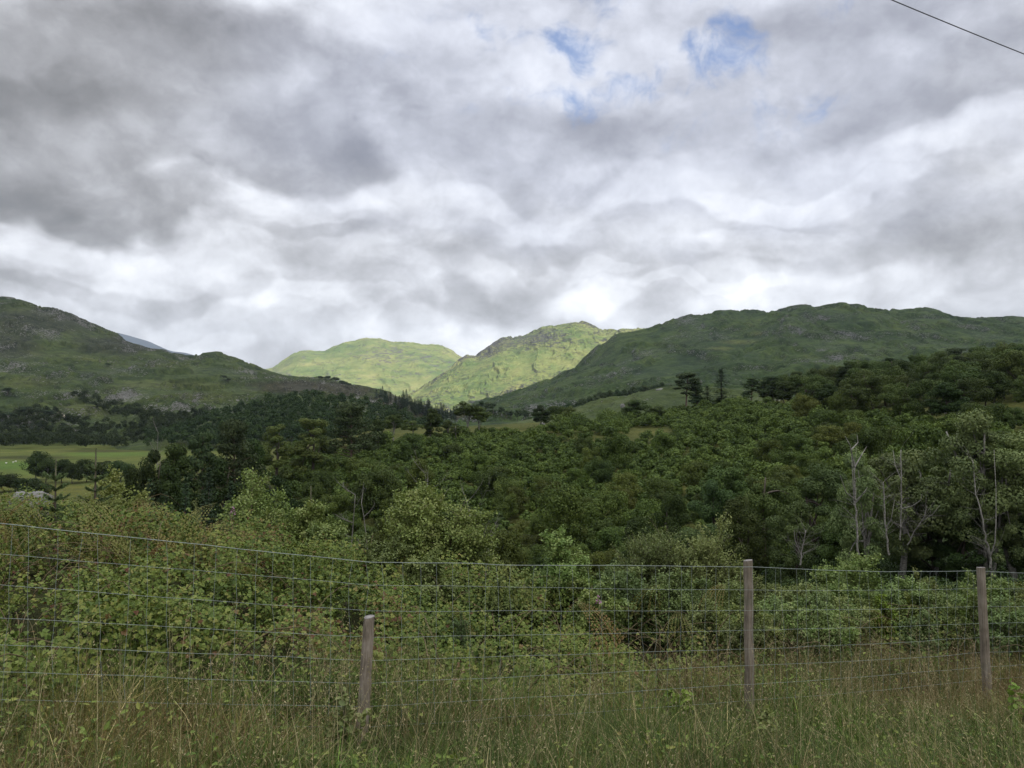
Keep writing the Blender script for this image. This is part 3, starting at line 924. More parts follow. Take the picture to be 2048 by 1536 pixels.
for i in range(3):
    tb, cr = broadleaf(310 + i, 7, 8, .0, 34, 200, .34, .34)
    HEDGE.append(Kind('broadleaf_tree', [('trunk', tb, M_BARK), ('crown', cr, M_WOOD)], 7, 8))
PINES = []
for i, (h, w_, bare, k) in enumerate([(12, 9, .30, 46), (12, 6, .42, 30), (11, 6.5, .25, 34)]):
    tb, cr = pine(320 + i, h, w_, bare, k, 190, .42)
    PINES.append(Kind('pine_tree', [('trunk', tb, M_PINEBARK), ('crown', cr, M_PINE)], h, w_))
SPR = []
for i in range(3):
    tb, cr = spruce(340 + i, 10, 4.2, 26, 9, 6, .75)
    SPR.append(Kind('spruce_tree', [('trunk', tb, M_BARK), ('crown', cr, M_SPRUCE)], 10, 4.2))
FARSPR = []
for i in range(3):
    _, cr = spruce(350 + i, 15, 5.6, 22, 9, 4, 2.0)
    FARSPR.append(Kind('spruce_tree', [('tree', cr, M_SPRUCE)], 15, 5.0))
FARPINE = []
for i in range(3):
    tb, cr = broadleaf(360 + i, 9, 6, .2, 14, 90, .75, .42, 1, True)
    FARPINE.append(Kind('tree', [('trunk', tb, M_BARK), ('crown', cr, M_PINE)], 9, 6))


# --------- far woods that read as one mass
def wood(name, label, spots, mat, nleaf=26, lobes=13, L=1.0):
    mb = MB(); r = np.random.default_rng(len(spots))
    for (x, y, z, h, w_) in spots:
        c, rad = crown_lobes(r, z + h * .55, w_ / 2, h * .45, lobes, .42)
        c[:, 0] += x; c[:, 1] += y
        o = r.uniform(-.18, .18)
        lobe_leaves(mb, r, c, rad, nleaf, L * r.uniform(.85, 1.15), .8, lo=max(0, .1 + o), hi=min(1, .85 + o))
    o = link(name, mb.mesh(name, mat)); tag(o, label, kind='stuff')
    return o


def fill(h, poly_lines, su, sv, jit=.6):
    """picture points between an upper and a lower line, dropped on hill h"""
    up, lo = poly_lines
    out = []
    for u in np.arange(up[0][0], up[-1][0], su):
        v0 = np.interp(u, *zip(*up)); v1 = np.interp(u, *zip(*lo))
        for v in np.arange(v0, v1, sv):
            out.append(h.hit(u + rng.uniform(-jit, jit) * su, v + rng.uniform(-jit, jit) * sv))
    return out


sp = []
for p_ in fill(hillG, ([(300, 880), (360, 862), (450, 834), (520, 814), (600, 802), (700, 808), (780, 829), (850, 851), (930, 872)],
                       [(300, 899), (930, 899)]), 15, 7.5):
    s = rng.uniform(.75, 1.2)
    sp.append((*p_, 8.5 * s, 7.0 * s))
wood('woodland', 'dense dark woodland covering the rounded knoll', sp, M_WOOD)
sp = []
for up, lo, du, dv in [
    ([(-300, 830), (0, 838), (60, 830), (120, 842), (200, 858), (300, 862), (420, 850), (520, 850)], [(-300, 893), (520, 893)], 17, 8),
    ([(150, 797), (200, 812), (260, 826), (330, 838), (420, 838)], [(150, 803), (200, 826), (260, 845), (330, 860), (420, 860)], 13, 7)]:
    for p_ in fill(hillA, (up, lo), du, dv):
        s = rng.uniform(.7, 1.25)
        sp.append((*p_, 8.0 * s, 7.4 * s))
for k in range(60):     # nearer edge of the same strip, on the valley floor
    x, y, _ = at(rng.uniform(-60, 265), 800, rng.uniform(455, 520)); x = float(x); y = float(y)
    s = rng.uniform(.8, 1.25); sp.append((x, y, float(gz(x, y)) - .3, 9 * s, 8.5 * s))
wood('woodland', 'strip of dark broadleaf woodland between the fields and the left hill', sp, M_WOOD)
# bushes along the far ridge and dark juniper-like bushes on the moor
for (u, v, wd, hh) in [(655, 757, 9, 5), (668, 762, 10, 6), (683, 768, 10, 6), (640, 757, 6, 4), (694, 772, 8, 5)]:
    p_ = hillA.hit(u, v + 4)
    FARPINE[rng.integers(3)].plant(p_, hh * 1.4, wd * 1.5, rng.uniform(0, 6), 'small dark tree on the far ridge of the left hill against the sunlit hill', 'tree', 'trees on the far ridge')
for (u, v, wd) in [(75, 832, 9), (52, 828, 8), (12, 790, 9), (215, 735, 7), (445, 760, 8), (455, 764, 6), (20, 845, 10), (95, 838, 9)]:
    p_ = hillA.hit(u, v)
    FARPINE[rng.integers(3)].plant(p_, wd * .8, wd * 1.2, rng.uniform(0, 6), 'lone dark tree on the open slope of the left hill', 'tree', 'lone trees on the left hill')
# conifer plantation behind the knoll
n = 0
while n < 75:
    u = rng.uniform(752, 912)
    topline = np.interp(u, [742, 790, 830, 870, 912], [792, 800, 806, 822, 840])
    v = topline + rng.uniform(0, 1) * np.interp(u, [742, 830, 912], [8, 24, 10])
    p_ = hillA.hit(u, v)
    hh = rng.uniform(9, 15.5) * (1.25 if rng.random() < .12 else 1) * p_[1] / 1000.
    FARSPR[n % 3].plant(p_, hh, hh * .42, rng.uniform(0, 6), 'dark spruce in the small plantation below the sunlit hills', 'spruce tree', 'spruces of the far plantation')
    n += 1
# belt of trees behind the grassy knoll, and at the foot of the right hill
n = 0
for u in np.arange(1128, 1345, 6.2):
    v = np.interp(u, [1128, 1200, 1260, 1345], [824, 801, 790, 781])
    Y = rng.uniform(440, 470)
    x, y, z = at(u + rng.uniform(-3, 3), v, Y); z = float(z) - rng.uniform(2.5, 4)
    FARPINE[n % 3].plant((float(x), Y, z), rng.uniform(6.5, 9), rng.uniform(4.5, 6.5), rng.uniform(0, 6),
                         'dark tree in the belt behind the grassy knoll', 'tree', 'tree belt behind the knoll'); n += 1
for u, v, hh in [(975, 822, 9), (985, 826, 10), (962, 820, 8), (1000, 830, 8), (1012, 833, 7), (955, 818, 6), (1035, 838, 9), (1020, 836, 8), (1050, 836, 8)]:
    p_ = hillE.hit(u, v + 6)
    FARPINE[n % 3].plant(p_, hh, hh * .75, rng.uniform(0, 6), 'dark tree at the foot of the right hill by the valley bottom', 'tree', 'trees at the foot of the right hill'); n += 1
# trees and hedges among the fields
for i, (u, top, Y, wpx, lab) in enumerate([
    (80, 897, 250, 46, 'bushy tree standing alone between the two bright fields'), (95, 915, 240, 40, 'dark tree at the left end of the field hedge'),
    (125, 912, 236, 44, 'dense dark tree in the field hedge'), (150, 922, 232, 36, 'low dark tree in the field hedge'), (172, 914, 236, 40, 'rounded dark tree in the field hedge beside the spruce tip'),
    (205, 916, 240, 44, 'broad tree at the right end of the field hedge'), (240, 918, 236, 50, 'dark tree where the hedge meets the conifers'),
    (10, 945, 215, 54, 'dark bushy tree at the left edge by the lower field'), (52, 950, 205, 46, 'rounded tree on the lower field edge'), (75, 962, 195, 40, 'low tree on the lower field edge above the rock'),
    (-20, 940, 210, 50, 'dark tree beside the bright field')]):
    by_picture(HEDGE[i % 3], u, top, Y, wpx * 1.3, lab, 'tree', 'trees among the fields', minh=5)
for i, (u, v) in enumerate([(12, 929), (26, 932), (31, 932.5)]):
    Y = 330. + 4 * i
    x, y, z = at(u, v, Y); x = float(x); z0 = float(gz(x, Y))
    mb = MB()
    for cx, cz, rr, n_ in [(0, .55, .42, 10), (.62, .8, .17, 8)]:
        th = np.linspace(0, math.pi, 7); ph = np.arange(n_) / n_ * 2 * math.pi
        V = [(cx + rr * (1.45 if cx == 0 else 1.2) * math.cos(a), rr * math.sin(a) * math.cos(b_), cz + rr * math.sin(a) * math.sin(b_)) for a in th for b_ in ph]
        mb.add(V, [(r_ * n_ + c_, r_ * n_ + (c_ + 1) % n_, (r_ + 1) * n_ + (c_ + 1) % n_, (r_ + 1) * n_ + c_) for r_ in range(6) for c_ in range(n_)])
    for lx in (-.35, .35):
        for ly in (-.15, .15): tube(mb, [(lx, ly, .4), (lx, ly, 0)], .06, 5)
    if i == 0: M_WOOL = plain_mat('wool', (.62, .60, .54), .9)
    tag(link('sheep', mb.mesh('sheep', M_WOOL, True), None, (x, Y, z0), rng.uniform(-.5, .5), (.65, .65, .65)),
        ['white sheep grazing alone in the bright field', 'white sheep grazing beside another in the bright field', 'rightmost of the white sheep in the bright field'][i], 'sheep', 'sheep in the field')
# the pale track on the left hill
tu = np.array([(88, 820), (96, 824), (108, 829), (120, 832), (132, 835.5), (142, 838)])
L_, R_ = [], []
for u in np.linspace(88, 142, 30):
    v = np.interp(u, tu[:, 0], tu[:, 1])
    p_ = hillA.hit(u, v); p_[2] += .35
    L_.append(p_ + np.array([0, 1.6, .6])); R_.append(p_ - np.array([0, 1.6, .6]))
mb = MB(); V = np.array(L_ + R_); mb.add(V, [(i, i + 1, 31 + i, 30 + i) for i in range(29)])
tag(link('track', mb.mesh('track', plain_mat('gravel', (.36, .31, .24), .95, 0, .3, .4), True)), 'pale gravel track crossing the foot of the left hill', kind='structure')

# --------- scrub on the valley side
EDGE = [(420, 960), (560, 925), (700, 905), (820, 880), (940, 872), (1060, 868), (1200, 842), (1300, 834), (1450, 800), (1560, 785)]
spots = []
for _ in range(26000):
    Y = 52 + 178 * rng.random() ** .8
    u = rng.uniform(330, 2250)
    x = (u / 2 - CX) / F * Y
    z = float(gz(x, Y)); U, V = proj(x, Y, z)
    if V < np.interp(U, *zip(*EDGE)) + 4: continue
    if U > 1450 and Y > 95 + 0 * U and V < 808 + (U - 1450) * .10: continue
    if U < 560 and Y > 75: continue
    # clearings with grass and boulders
    if ((U - 1200) / 150) ** 2 + ((V - 884) / 17) ** 2 < 1 and rng.random() < .93: continue
    if ((U - 1300) / 60) ** 2 + ((V - 868) / 12) ** 2 < 1: continue
    if ((U - 1000) / 130) ** 2 + ((V - 852) / 16) ** 2 < 1 and rng.random() < .8: continue
    s = (rng.uniform(.45, .9) if rng.random() < .7 else rng.uniform(.9, 1.6)) * (1.15 if Y < 90 else 1)
    spots.append((x, Y, z, s))
spots = np.array(spots)
keep = []
cell = {}
for i, (x, y, z, s) in enumerate(spots):
    dmin = 2.3 * s + .2
    k = (int(x // 4), int(y // 4)); ok = True
    for a in (-1, 0, 1):
        for b_ in (-1, 0, 1):
            for j in cell.get((k[0] + a, k[1] + b_), ()):
                if (spots[j][0] - x) ** 2 + (spots[j][1] - y) ** 2 < dmin * dmin: ok = False
    if ok: cell.setdefault(k, []).append(i); keep.append(i)
keep.sort(key=lambda i: spots[i][1] / spots[i][3])
big, rest = keep[:285], keep[285:]
for n, i in enumerate(big):
    x, y, z, s = spots[i]
    SCRUB[n % 9].plant((x, y, z - .15), 3.2 * s * rng.uniform(.75, 1.35), 3.6 * s, rng.uniform(0, 6.28), 'rounded green scrub bush among the many crowding the valley side', 'bush', 'scrub bushes on the valley side')
mb = MB(); r = np.random.default_rng(77)
for i in rest:
    x, y, z, s = spots[i]
    c, rad = crown_lobes(r, 1.55 * s, 1.8 * s, 1.5 * s, 13, .40)
    c += np.array([x, y, z])
    o = r.normal() * .16
    lobe_leaves(mb, r, c, rad, 62, .36, .75, lo=float(np.clip(.1 + o, 0, 1)), hi=float(np.clip(.9 + o, 0, 1)))
tag(link('scrub', mb.mesh('scrub', M_SCRUB)), 'dense scrub covering the upper valley side', kind='stuff')
print('scrub', len(keep), 'rest faces', len(mb.Q))

# --------- single trees along the skyline of the slope
for kind, u, top, Y, wpx, lab, cat in [
    (LARCH[0], 552, 832, 118, 84, 'yellowish green larch, first of the pair beside the big pine', 'larch tree'),
    (LARCH[1], 622, 822, 122, 92, 'tall yellowish green larch just left of the big pine', 'larch tree'),
    (PINES[0], 702, 806, 125, 118, 'large dark pine with layered branches and a bare lower stem', 'pine tree'),
    (DARK[1], 752, 832, 140, 50, 'narrow dark tree right behind the large pine', 'tree'),
    (BIRCH[0], 788, 824, 150, 52, 'birch with a slim pale trunk right of the large pine', 'birch tree'),
    (BIRCH[1], 822, 836, 155, 50, 'low birch between two taller birches on the skyline', 'birch tree'),
    (DARK[2], 864, 812, 158, 46, 'dark upright tree left of the white-stemmed birches', 'tree'),
    (BIRCH[2], 932, 798, 165, 60, 'tallest white-stemmed birch on the middle skyline', 'birch tree'),
    (BIRCH[3], 962, 812, 165, 44, 'white-stemmed birch close against the tallest birch', 'birch tree'),
    (BIRCH[0], 897, 838, 162, 34, 'small birch in front of the felled brown slope', 'birch tree'),
    (BIRCH[1], 912, 850, 158, 30, 'short thin birch below the tallest birch', 'birch tree'),
    (DARK[0], 1080, 806, 185, 44, 'dark tree left of the pair at the gap below the knoll', 'tree'),
    (OAK[0], 1112, 808, 190, 46, 'rounded dark oak at the gap below the knoll', 'tree'),
    (OAK[1], 1138, 806, 190, 44, 'right-hand rounded oak at the gap below the knoll', 'tree'),
    (OAK[2], 1272, 796, 200, 66, 'broad oak standing before the grassy knoll', 'tree'),
    (OAK[3], 1310, 812, 195, 50, 'lower oak beside the broad one before the knoll', 'tree'),
    (PINES[1], 1372, 746, 200, 62, 'tall pine with a long pale bare trunk on the slope crest', 'pine tree'),
    (PINES[2], 1396, 762, 203, 50, 'dense pine right behind the bare-trunked pine', 'pine tree'),
    (SPR[0], 1442, 738, 205, 64, 'conical dark conifer on the slope crest', 'conifer'),
    (SPR[1], 1415, 772, 200, 44, 'short conifer at the foot of the conical one', 'conifer'),
    (PINES[2], 1502, 754, 205, 48, 'small flat-topped pine on the crest, left of a pair', 'pine tree'),
    (PINES[0], 1538, 752, 205, 56, 'small flat-topped pine on the crest, right of a pair', 'pine tree'),
    (OAK[4], 1566, 768, 205, 40, 'small round tree right of the flat-topped pines', 'tree'),
    (PINES[0], 1915, 696, 225, 74, 'spreading pine top showing above the right-hand wood', 'pine tree'),
]:
    by_picture(kind, u, top, Y, wpx, lab, cat, minh=4)

# --------- dark conifers and broadleaves at the left
for i, (kind, u, top, Y, wpx, lab, cat) in enumerate([
    (DARK[0], 300, 880, 92, 90, 'dark broadleaf tree at the left end of the conifer stand', 'tree'),
    (DARK[1], 352, 866, 96, 100, 'tall dark tree behind the left end of the stand', 'tree'),
    (PINES[2], 408, 862, 98, 84, 'dark pine in the middle of the left stand', 'pine tree'),
    (PINES[0], 470, 842, 100, 110, 'broad dark pine with level branches left of the larches', 'pine tree'),
    (DARK[2], 505, 868, 104, 80, 'dark tree between the broad pine and the larches', 'tree'),
    (DARK[1], 265, 915, 84, 70, 'dark tree at the edge of the stand beside the fields', 'tree'),
    (DARK[0], 440, 900, 86, 100, 'dark bushy tree in front of the broad pine', 'tree'),
    (DARK[2], 340, 915, 82, 90, 'dark bushy tree in the shade of the stand', 'tree'),
    (SPR[0], 372, 958, 66, 64, 'young dark spruce at the front of the left stand', 'spruce tree'),
    (SPR[1], 418, 938, 68, 72, 'taller young spruce at the front of the left stand', 'spruce tree'),
    (SPR[2], 332, 985, 64, 56, 'small spruce low at the front of the left stand', 'spruce tree'),
    (SPR[1], 462, 966, 66, 66, 'dark spruce beside the birch sapling', 'spruce tree'),
    (SPR[0], 300, 960, 70, 60, 'slim dark spruce at the left of the stand', 'spruce tree'),
    (DARK[0], 560, 935, 80, 90, 'dark tree in the hollow behind the birch saplings', 'tree'),
    (DARK[1], 505, 930, 84, 90, 'dark tree in the hollow below the larches', 'tree'),
    (SPR[2], 545, 985, 68, 70, 'spruce in the hollow behind the birch saplings', 'spruce tree')]):
    by_picture(kind, u, top, Y, wpx, lab, cat, 'trees of the left stand', minh=6)
for (u, top, Y, hh) in [(322, 865, 130, .7)]:
    x, y, z = at(u, top, Y); zb = float(gz(float(x), Y))
    Kind('dead_tree', [('trunk', bare_tree(9, 10, 4, 14, 3, .12), M_DEAD)], 10, 4).plant((float(x), Y, zb), float(z) - zb, 3.5, 0, 'grey dead tree top rising behind the left stand', 'dead tree')

# --------- the wood on the right
n = 0
for _ in range(900):
    u = rng.uniform(1440, 2260); Y = rng.uniform(100, 235)
    x = (u / 2 - CX) / F * Y; z = float(gz(x, Y)); U, V = proj(x, Y, z)
    if V > np.interp(U, [1440, 1600, 1800, 2048, 2300], [800, 830, 862, 880, 880]): continue
    if V < np.interp(U, [1440, 1600, 1700, 1900, 2048, 2300], [806, 800, 792, 770, 756, 750]) - 14: continue
    if U > 1800 and 1800 < U < 1920 and 128 < Y < 134: continue
    s = rng.uniform(.75, 1.15)
    ok = all((x - q[0]) ** 2 + (Y - q[1]) ** 2 > (3.9 * s) ** 2 for q in spots_w) if n else True
    if not n: spots_w = []
    if not ok: continue
    spots_w.append((x, Y)); n += 1
    if n > 150: break
    (OAK if rng.random() < .85 else DARK)[n % 3].plant((x, Y, z), 7.5 * s, 6.3 * s, rng.uniform(0, 6.28), 'rounded broadleaf tree among many in the wood on the right', 'tree', 'trees of the right-hand wood')
print('right wood', n)

# near trees below the fence on the right
for i, (kind, u, top, Y, wpx, lab) in enumerate([
    (NEAROAK[0], 1345, 962, 46, 100, 'dark greyish rounded tree left of the near trees'),
    (NEAROAK[1], 1425, 940, 48, 110, 'dark tree behind the willow bushes'),
    (NEAROAK[2], 1535, 918, 44, 130, 'broad dark tree above the middle tall post'),
    (NEAROAK[3], 1640, 902, 46, 140, 'large rounded tree left of the white trunks'),
    (ASH[0], 1716, 888, 34.2, 90, 'sparse tree with a forked white trunk'),
    (ASH[2], 1790, 872, 35, 140, 'leafy tree with pale slim trunk right of the forked white trunk'),
    (ASH[1], 1865, 892, 36, 150, 'grey-green tree right of the pale slim trunks'),
    (ASH[3], 1945, 806, 33.5, 150, 'tall feathery ash reaching above its neighbours on the right'),
    (ASH[0], 2030, 850, 33, 150, 'tall ash cut by the right edge of the view'),
    (ASH[1], 1985, 900, 33, 110, 'ash with a white v-shaped trunk behind the right post'),
    (NEAROAK[0], 1480, 975, 40, 120, 'low dark tree behind the middle tall post'),
    (NEAROAK[1], 1590, 985, 38, 120, 'dark understorey tree left of the white trunks'),
    (NEAROAK[2], 1690, 1010, 36, 110, 'leafy understorey tree below the forked white trunk'),
    (NEAROAK[3], 1850, 1000, 36, 120, 'bright green understorey tree between the white trunks'),
    (NEAROAK[1], 1930, 1010, 34, 120, 'dark understorey tree below the tall ash'),
    (NEAROAK[2], 2050, 1000, 33, 120, 'dark understorey tree at the right edge'),
    (NEAROAK[3], 1400, 1030, 40, 120, 'low green tree behind the willow'),
    (NEAROAK[0], 1280, 1020, 46, 110, 'low dark tree at the bottom of the valley side'),
    (NEAROAK[2], 2130, 900, 36, 150, 'dark tree beyond the right edge of the ash trees')]):
    by_picture(kind, u, top - (8 if kind in ASH else 0), Y, wpx * (1.3 if kind in ASH else 1.12), lab, 'tree', 'near trees below the fence', minh=4)


def stick(name, label, cat, pts, r0, r1, Y, mat, branches=()):
    """a bare trunk that follows picture points at distance Y (each point with its own small depth offset)"""
    P = np.array([np.array([float(q) for q in at(u, v, Y + dy)]) for u, v, dy in pts])
    o0 = P[0].copy()
    mb = MB()
    t_ = np.linspace(0, 1, len(P)); tt = np.linspace(0, 1, len(P) * 4)
    Pd = np.stack([np.interp(tt, t_, P[:, k]) for k in range(3)], 1) - o0
    Pd[1:-1] += rng.normal(size=(len(Pd) - 2, 3)) * r0 * .35
    tube(mb, Pd, np.linspace(r0, r1, len(Pd)), 7)
    if Y < 60:
        for _ in range(26):
            s_ = Pd[rng.integers(len(Pd) // 5, len(Pd))]; l_ = rng.uniform(.3, 1.0)
            e_ = s_ + unit(np.array([rng.normal(), rng.normal() * .6, rng.uniform(.1, 1.3)])) * l_
            Pt = curve(s_, (s_ + e_) / 2 + rng.normal(size=3) * .08 * l_, e_, 5)
            tube(mb, Pt, np.linspace(r1 * .45, r1 * .12, 5), 3)
            for _ in range(3):
                s2 = Pt[rng.integers(1, 5)]; tube(mb, np.array([s2, s2 + rng.normal(size=3) * .16 * l_ + np.array([0, 0, .12 * l_])]), [r1 * .16, r1 * .07], 3)
    for br in branches:
        Q = np.array([np.array([float(q) for q in at(u, v, Y + dy)]) for u, v, dy in br]) - o0
        tube(mb, Q, np.linspace(r1 * 1.5, r1 * .4, len(Q)), 5)
    return tag(link(name, mb.mesh(name, mat), None, o0), label, cat)


stick('dead_tree', 'dead white forked tree with bare curling limbs among the near trees', 'dead tree',
      [(1718, 1125, 0), (1714, 1060, 0), (1710, 1000, 0), (1709, 930, 0)], .044, .022, 32.6, M_PALE,
      [[(1709, 935, 0), (1704, 910, -.2), (1700, 890, -.4), (1690, 872, -.5)], [(1709, 935, 0), (1722, 912, .2), (1734, 892, .3)],
       [(1702, 900, -.3), (1716, 885, 0), (1714, 868, 0)], [(1712, 1000, 0), (1692, 985, -.3), (1680, 950, -.6)], [(1712, 1005, 0), (1728, 985, -.4), (1735, 975, -.5)],
       [(1709, 1010, 0), (1706, 960, .1), (1703, 905, .1)]])
stick('dead_tree', 'pale leaning trunk right of the dead forked tree', 'dead tree',
      [(1778, 1110, 0), (1772, 1060, 0), (1768, 1000, 0), (1766, 965, 0)], .038, .02, 32.4, M_PALE,
      [[(1772, 1055, 0), (1782, 1040, -.3), (1789, 1000, -.5)]])
stick('dead_tree', 'slim pale trunk with a curved side branch', 'dead tree',
      [(1800, 1080, 0), (1802, 1040, 0), (1803, 990, 0), (1802, 900, 0)], .034, .018, 32.7, M_PALE,
      [[(1802, 1018, 0), (1825, 1012, -.3), (1842, 1000, -.5), (1844, 988, -.6)], [(1803, 960, 0), (1790, 930, .2), (1786, 900, .3)]])
stick('dead_tree', 'grey dead branch leaning out to the right with a forked tip', 'dead branch',
      [(1815, 1090, 0), (1828, 1065, -.3), (1848, 1035, -.7), (1854, 1012, -.8)], .027, .014, 32, M_DEAD,
      [[(1840, 1046, -.5), (1866, 1028, -1), (1880, 1010, -1.2)], [(1822, 1078, 0), (1812, 1058, 0), (1790, 1046, 0)]])
stick('birch_tree', 'white v-shaped birch stems rising behind the right post', 'birch tree',
      [(1980, 1135, 0), (1982, 1110, 0), (1972, 1080, 0), (1963, 1030, 0), (1952, 985, .3), (1945, 920, .5)], .042, .02, 31.5, M_PALE,
      [[(1982, 1110, 0), (1990, 1085, -.2), (1992, 1040, -.2), (1992, 980, 0), (1988, 900, .2)]])
stick('birch_tree', 'white trunk in the dark gap under the right-hand wood', 'birch tree',
      [(1890, 862, 0), (1891, 845, 0), (1890, 830, 0), (1888, 812, 0)], .13, .07, 118, M_PALE, [[(1890, 832, 0), (1896, 815, 0), (1900, 805, 0)]])
stick('dead_tree', 'thin pale stems leaning in the shade behind the middle post', 'dead tree',
      [(1600, 1130, 0), (1604, 1100, 0), (1612, 1060, 0)], .03, .015, 30, M_DEAD, [[(1602, 1110, 0), (1590, 1080, 0), (1588, 1060, 0)]])


def rock(seed, w_, d_, h_, rough=.25):
    r = np.random.default_rng(seed); nu, nv = 26, 14
    th = np.linspace(0, 2 * math.pi, nu, endpoint=False); ph = np.linspace(-.5, math.pi / 2, nv)
    Th, Ph = np.meshgrid(th, ph)
    d = np.stack([np.cos(Ph) * np.cos(Th), np.cos(Ph) * np.sin(Th), np.sin(Ph)], -1)
    k = 1 + rough * fbm(d[..., 0] * 2 + seed, d[..., 1] * 2 + d[..., 2] * 1.7, 4) + .06 * fbm(d[..., 0] * 7, d[..., 1] * 7 + d[..., 2] * 7, 3)
    V = (np.sign(d) * np.abs(d) ** .75 * k[..., None] * np.array([w_ / 2, d_ / 2, h_])).reshape(-1, 3)
    mb = MB(); mb.add(V, [(i * nu + j, i * nu + (j + 1) % nu, (i + 1) * nu + (j + 1) % nu, (i + 1) * nu + j) for i in range(nv - 1) for j in range(nu)])
    return mb


M_ROCK = bark_mat('lichened_rock', (.09, .088, .082), (.24, .235, .22), 2.5, (1, 1, 1), .6)
for i, (u, v, Y, w_, h_, lab) in enumerate([
    (1145, 893, 118, 1.5, .9, 'pale boulder in the clearing on the valley side'), (1085, 835, 195, 1.6, .9, 'small pale rock by the trees at the gap'),
    (1245, 812, 340, 2.2, 1.2, 'pale boulder on the side of the grassy knoll'), (1322, 780, 384, 5, 1.0, 'flat pale rock outcrop on top of the grassy knoll'),
    (1345, 779, 386, 2.6, .8, 'smaller rock beside the outcrop on the grassy knoll'), (1398, 765, 388, 3.5, 1.6, 'pale rock right of the bare-trunked pine')]):
    x, y, z = at(u, v, Y); z = float(z) if Y > 250 else float(gz(float(x), Y))
    tag(link('boulder', rock(40 + i, w_, w_ * .7, h_).mesh('boulder', M_ROCK, True), None, (float(x), Y, z - .2), i), lab, 'boulder')
#ENDPLANTS#

#NEAR#
M_BRAMBLE = leaf_mat('bramble_leaves', [(.040, .070, .014), (.075, .122, .022), (.118, .170, .032), (.165, .215, .046), (.23, .24, .06), (.17, .115, .045), (.13, .060, .035)], .28, .12, .5, .4, .01)
M_BIRCHLEAF = leaf_mat('birch_leaves', [(.078, .115, .030), (.125, .172, .045), (.180, .226, .066), (.245, .27, .10)], .33, .22, .5, .4, .02)
M_WILLOW = leaf_mat('willow_leaves', [(.085, .120, .042), (.13, .175, .058), (.175, .222, .078), (.225, .265, .10)], .3, .26, .5, .35, .02)
M_BRIGHT = leaf_mat('fresh_leaves', [(.10, .16, .025), (.15, .225, .035), (.21, .275, .05)], .35, .1, .5, .35, .01)
M_YSPRUCE = leaf_mat('young_spruce_needles', [(.050, .088, .040), (.078, .125, .052), (.115, .165, .065), (.16, .205, .08)], .15, .1, .5, .3, .01)
M_BRACKEN = leaf_mat('bracken_fronds', [(.075, .11, .03), (.12, .145, .04), (.18, .165, .055), (.18, .115, .048)], .3, .1, .6, .2, .01)
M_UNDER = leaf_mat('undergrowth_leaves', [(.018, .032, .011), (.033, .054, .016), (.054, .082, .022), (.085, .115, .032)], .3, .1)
M_CANE = bark_mat('bramble_canes', (.09, .06, .035), (.16, .13, .07), 20)
M_TWIG = bark_mat('twigs', (.06, .045, .035), (.15, .12, .095), 20)


def fence_x2y(x):
    return 4.99 + .44 * x - .05 * np.maximum(x - 1.8, 0)


def edge_y(x):
    """where the rough grass gives way to brambles and bushes"""
    return np.interp(x, [-8, -3, -2, -1, 0, .8, 1.6, 2.6, 5, 9], [3.0, 4.0, 4.4, 4.9, 5.5, 6.0, 6.3, 6.6, 7.2, 8.4]) + .75 * fbm(np.asarray(x) * 1.15 + 50, np.asarray(x) * 0 + 2, 4)


# ------------------------------------------------------------------ brambles
def mound(x, y):
    e = edge_y(x)
    k = .55 * sstep(-.25, .9, y - e) + .45 * sstep(.6, 4.0, y - e)
    hgt = np.interp(x, [-8, -3, 0, 2, 6], [.72, .70, .55, .42, .38])
    hole = 1 - .85 * sstep(.10, .36, fbm(x * 1.5 + 90, y * 1.5 + 11, 3))
    return hole * k * hgt * (1 + .55 * fbm(x * .8 + 3, y * .8, 3) + .25 * fbm(x * 2.6, y * 2.6 + 7, 3)) + .05


n0 = 1900000
y = rng.uniform(3.2, 13.5, n0); x = rng.uniform(-1, 1, n0) * (.78 * y + 1.2)
d = y - edge_y(x)
pr = np.maximum(sstep(-.7, .5, d), .30 * sstep(.0, .5, fbm(x * 1.6 + 70, y * 1.6, 3)) * (x < 1)) * (1 - sstep(11.2, 13.5, y)) * np.clip(.55 + 1.5 * fbm(x * 1.3, y * 1.3, 4), .04, 1) * np.clip(6.5 / y, .45, 1) * np.interp(x, [.6, 1.6], [1, .42])
k = rng.random(n0) < pr * .34
x, y, d = x[k], y[k], d[k]; n = len(x)
q = 1 - np.abs(rng.normal(size=n)) * .3
mh = mound(x, y)
z = gz(x, y) + mh * np.clip(q, 0, 1.3) + rng.normal(size=n) * .03 + .10 * fbm(x * 7, y * 7, 2)
eps = .06
gxm = (mound(x + eps, y) - mh) / eps; gym = (mound(x, y + eps) - mh) / eps
N = unit(np.stack([-gxm * .6, -gym * .6 - .25, np.ones(n)], 1) + rng.normal(size=(n, 3)) * .42)
A = unit(np.cross(N, rng.normal(size=(n, 3))) + np.array([0, -.15, -.25]))
rust = np.clip(.025 + .20 * sstep(.12, .55, fbm(x * .75 + 40, y * .75, 3)), 0, 1) * (1.0 + .4 * (x < -1))
tone = np.clip(rng.normal(.36, .17, n) + .22 * fbm(x * 1.7, y * 1.7 + 30, 3), 0, .62)
isr = rng.random(n) < rust
tone = np.where(isr, rng.uniform(.66, 1.0, n), tone)
size = rng.uniform(.014, .034, n) * (1 + .05 * (x < 0))
C = np.stack([x, y, z], 1); S = np.cross(A, N)
mb = MB()
for ang, off_, sc in [(0, .55, 1.0), (1.15, .30, .85), (-1.15, .30, .85)]:
    Dl = A * math.cos(ang) + S * math.sin(ang)
    leaves(mb, C + Dl * (size * off_)[:, None], Dl + rng.normal(size=(n, 3)) * .15, N + rng.normal(size=(n, 3)) * .25, size * sc, size * sc * .72, np.clip(tone + rng.normal(size=n) * .03, 0, 1), .16, fine=True)
print('bramble leaves', n * 3)
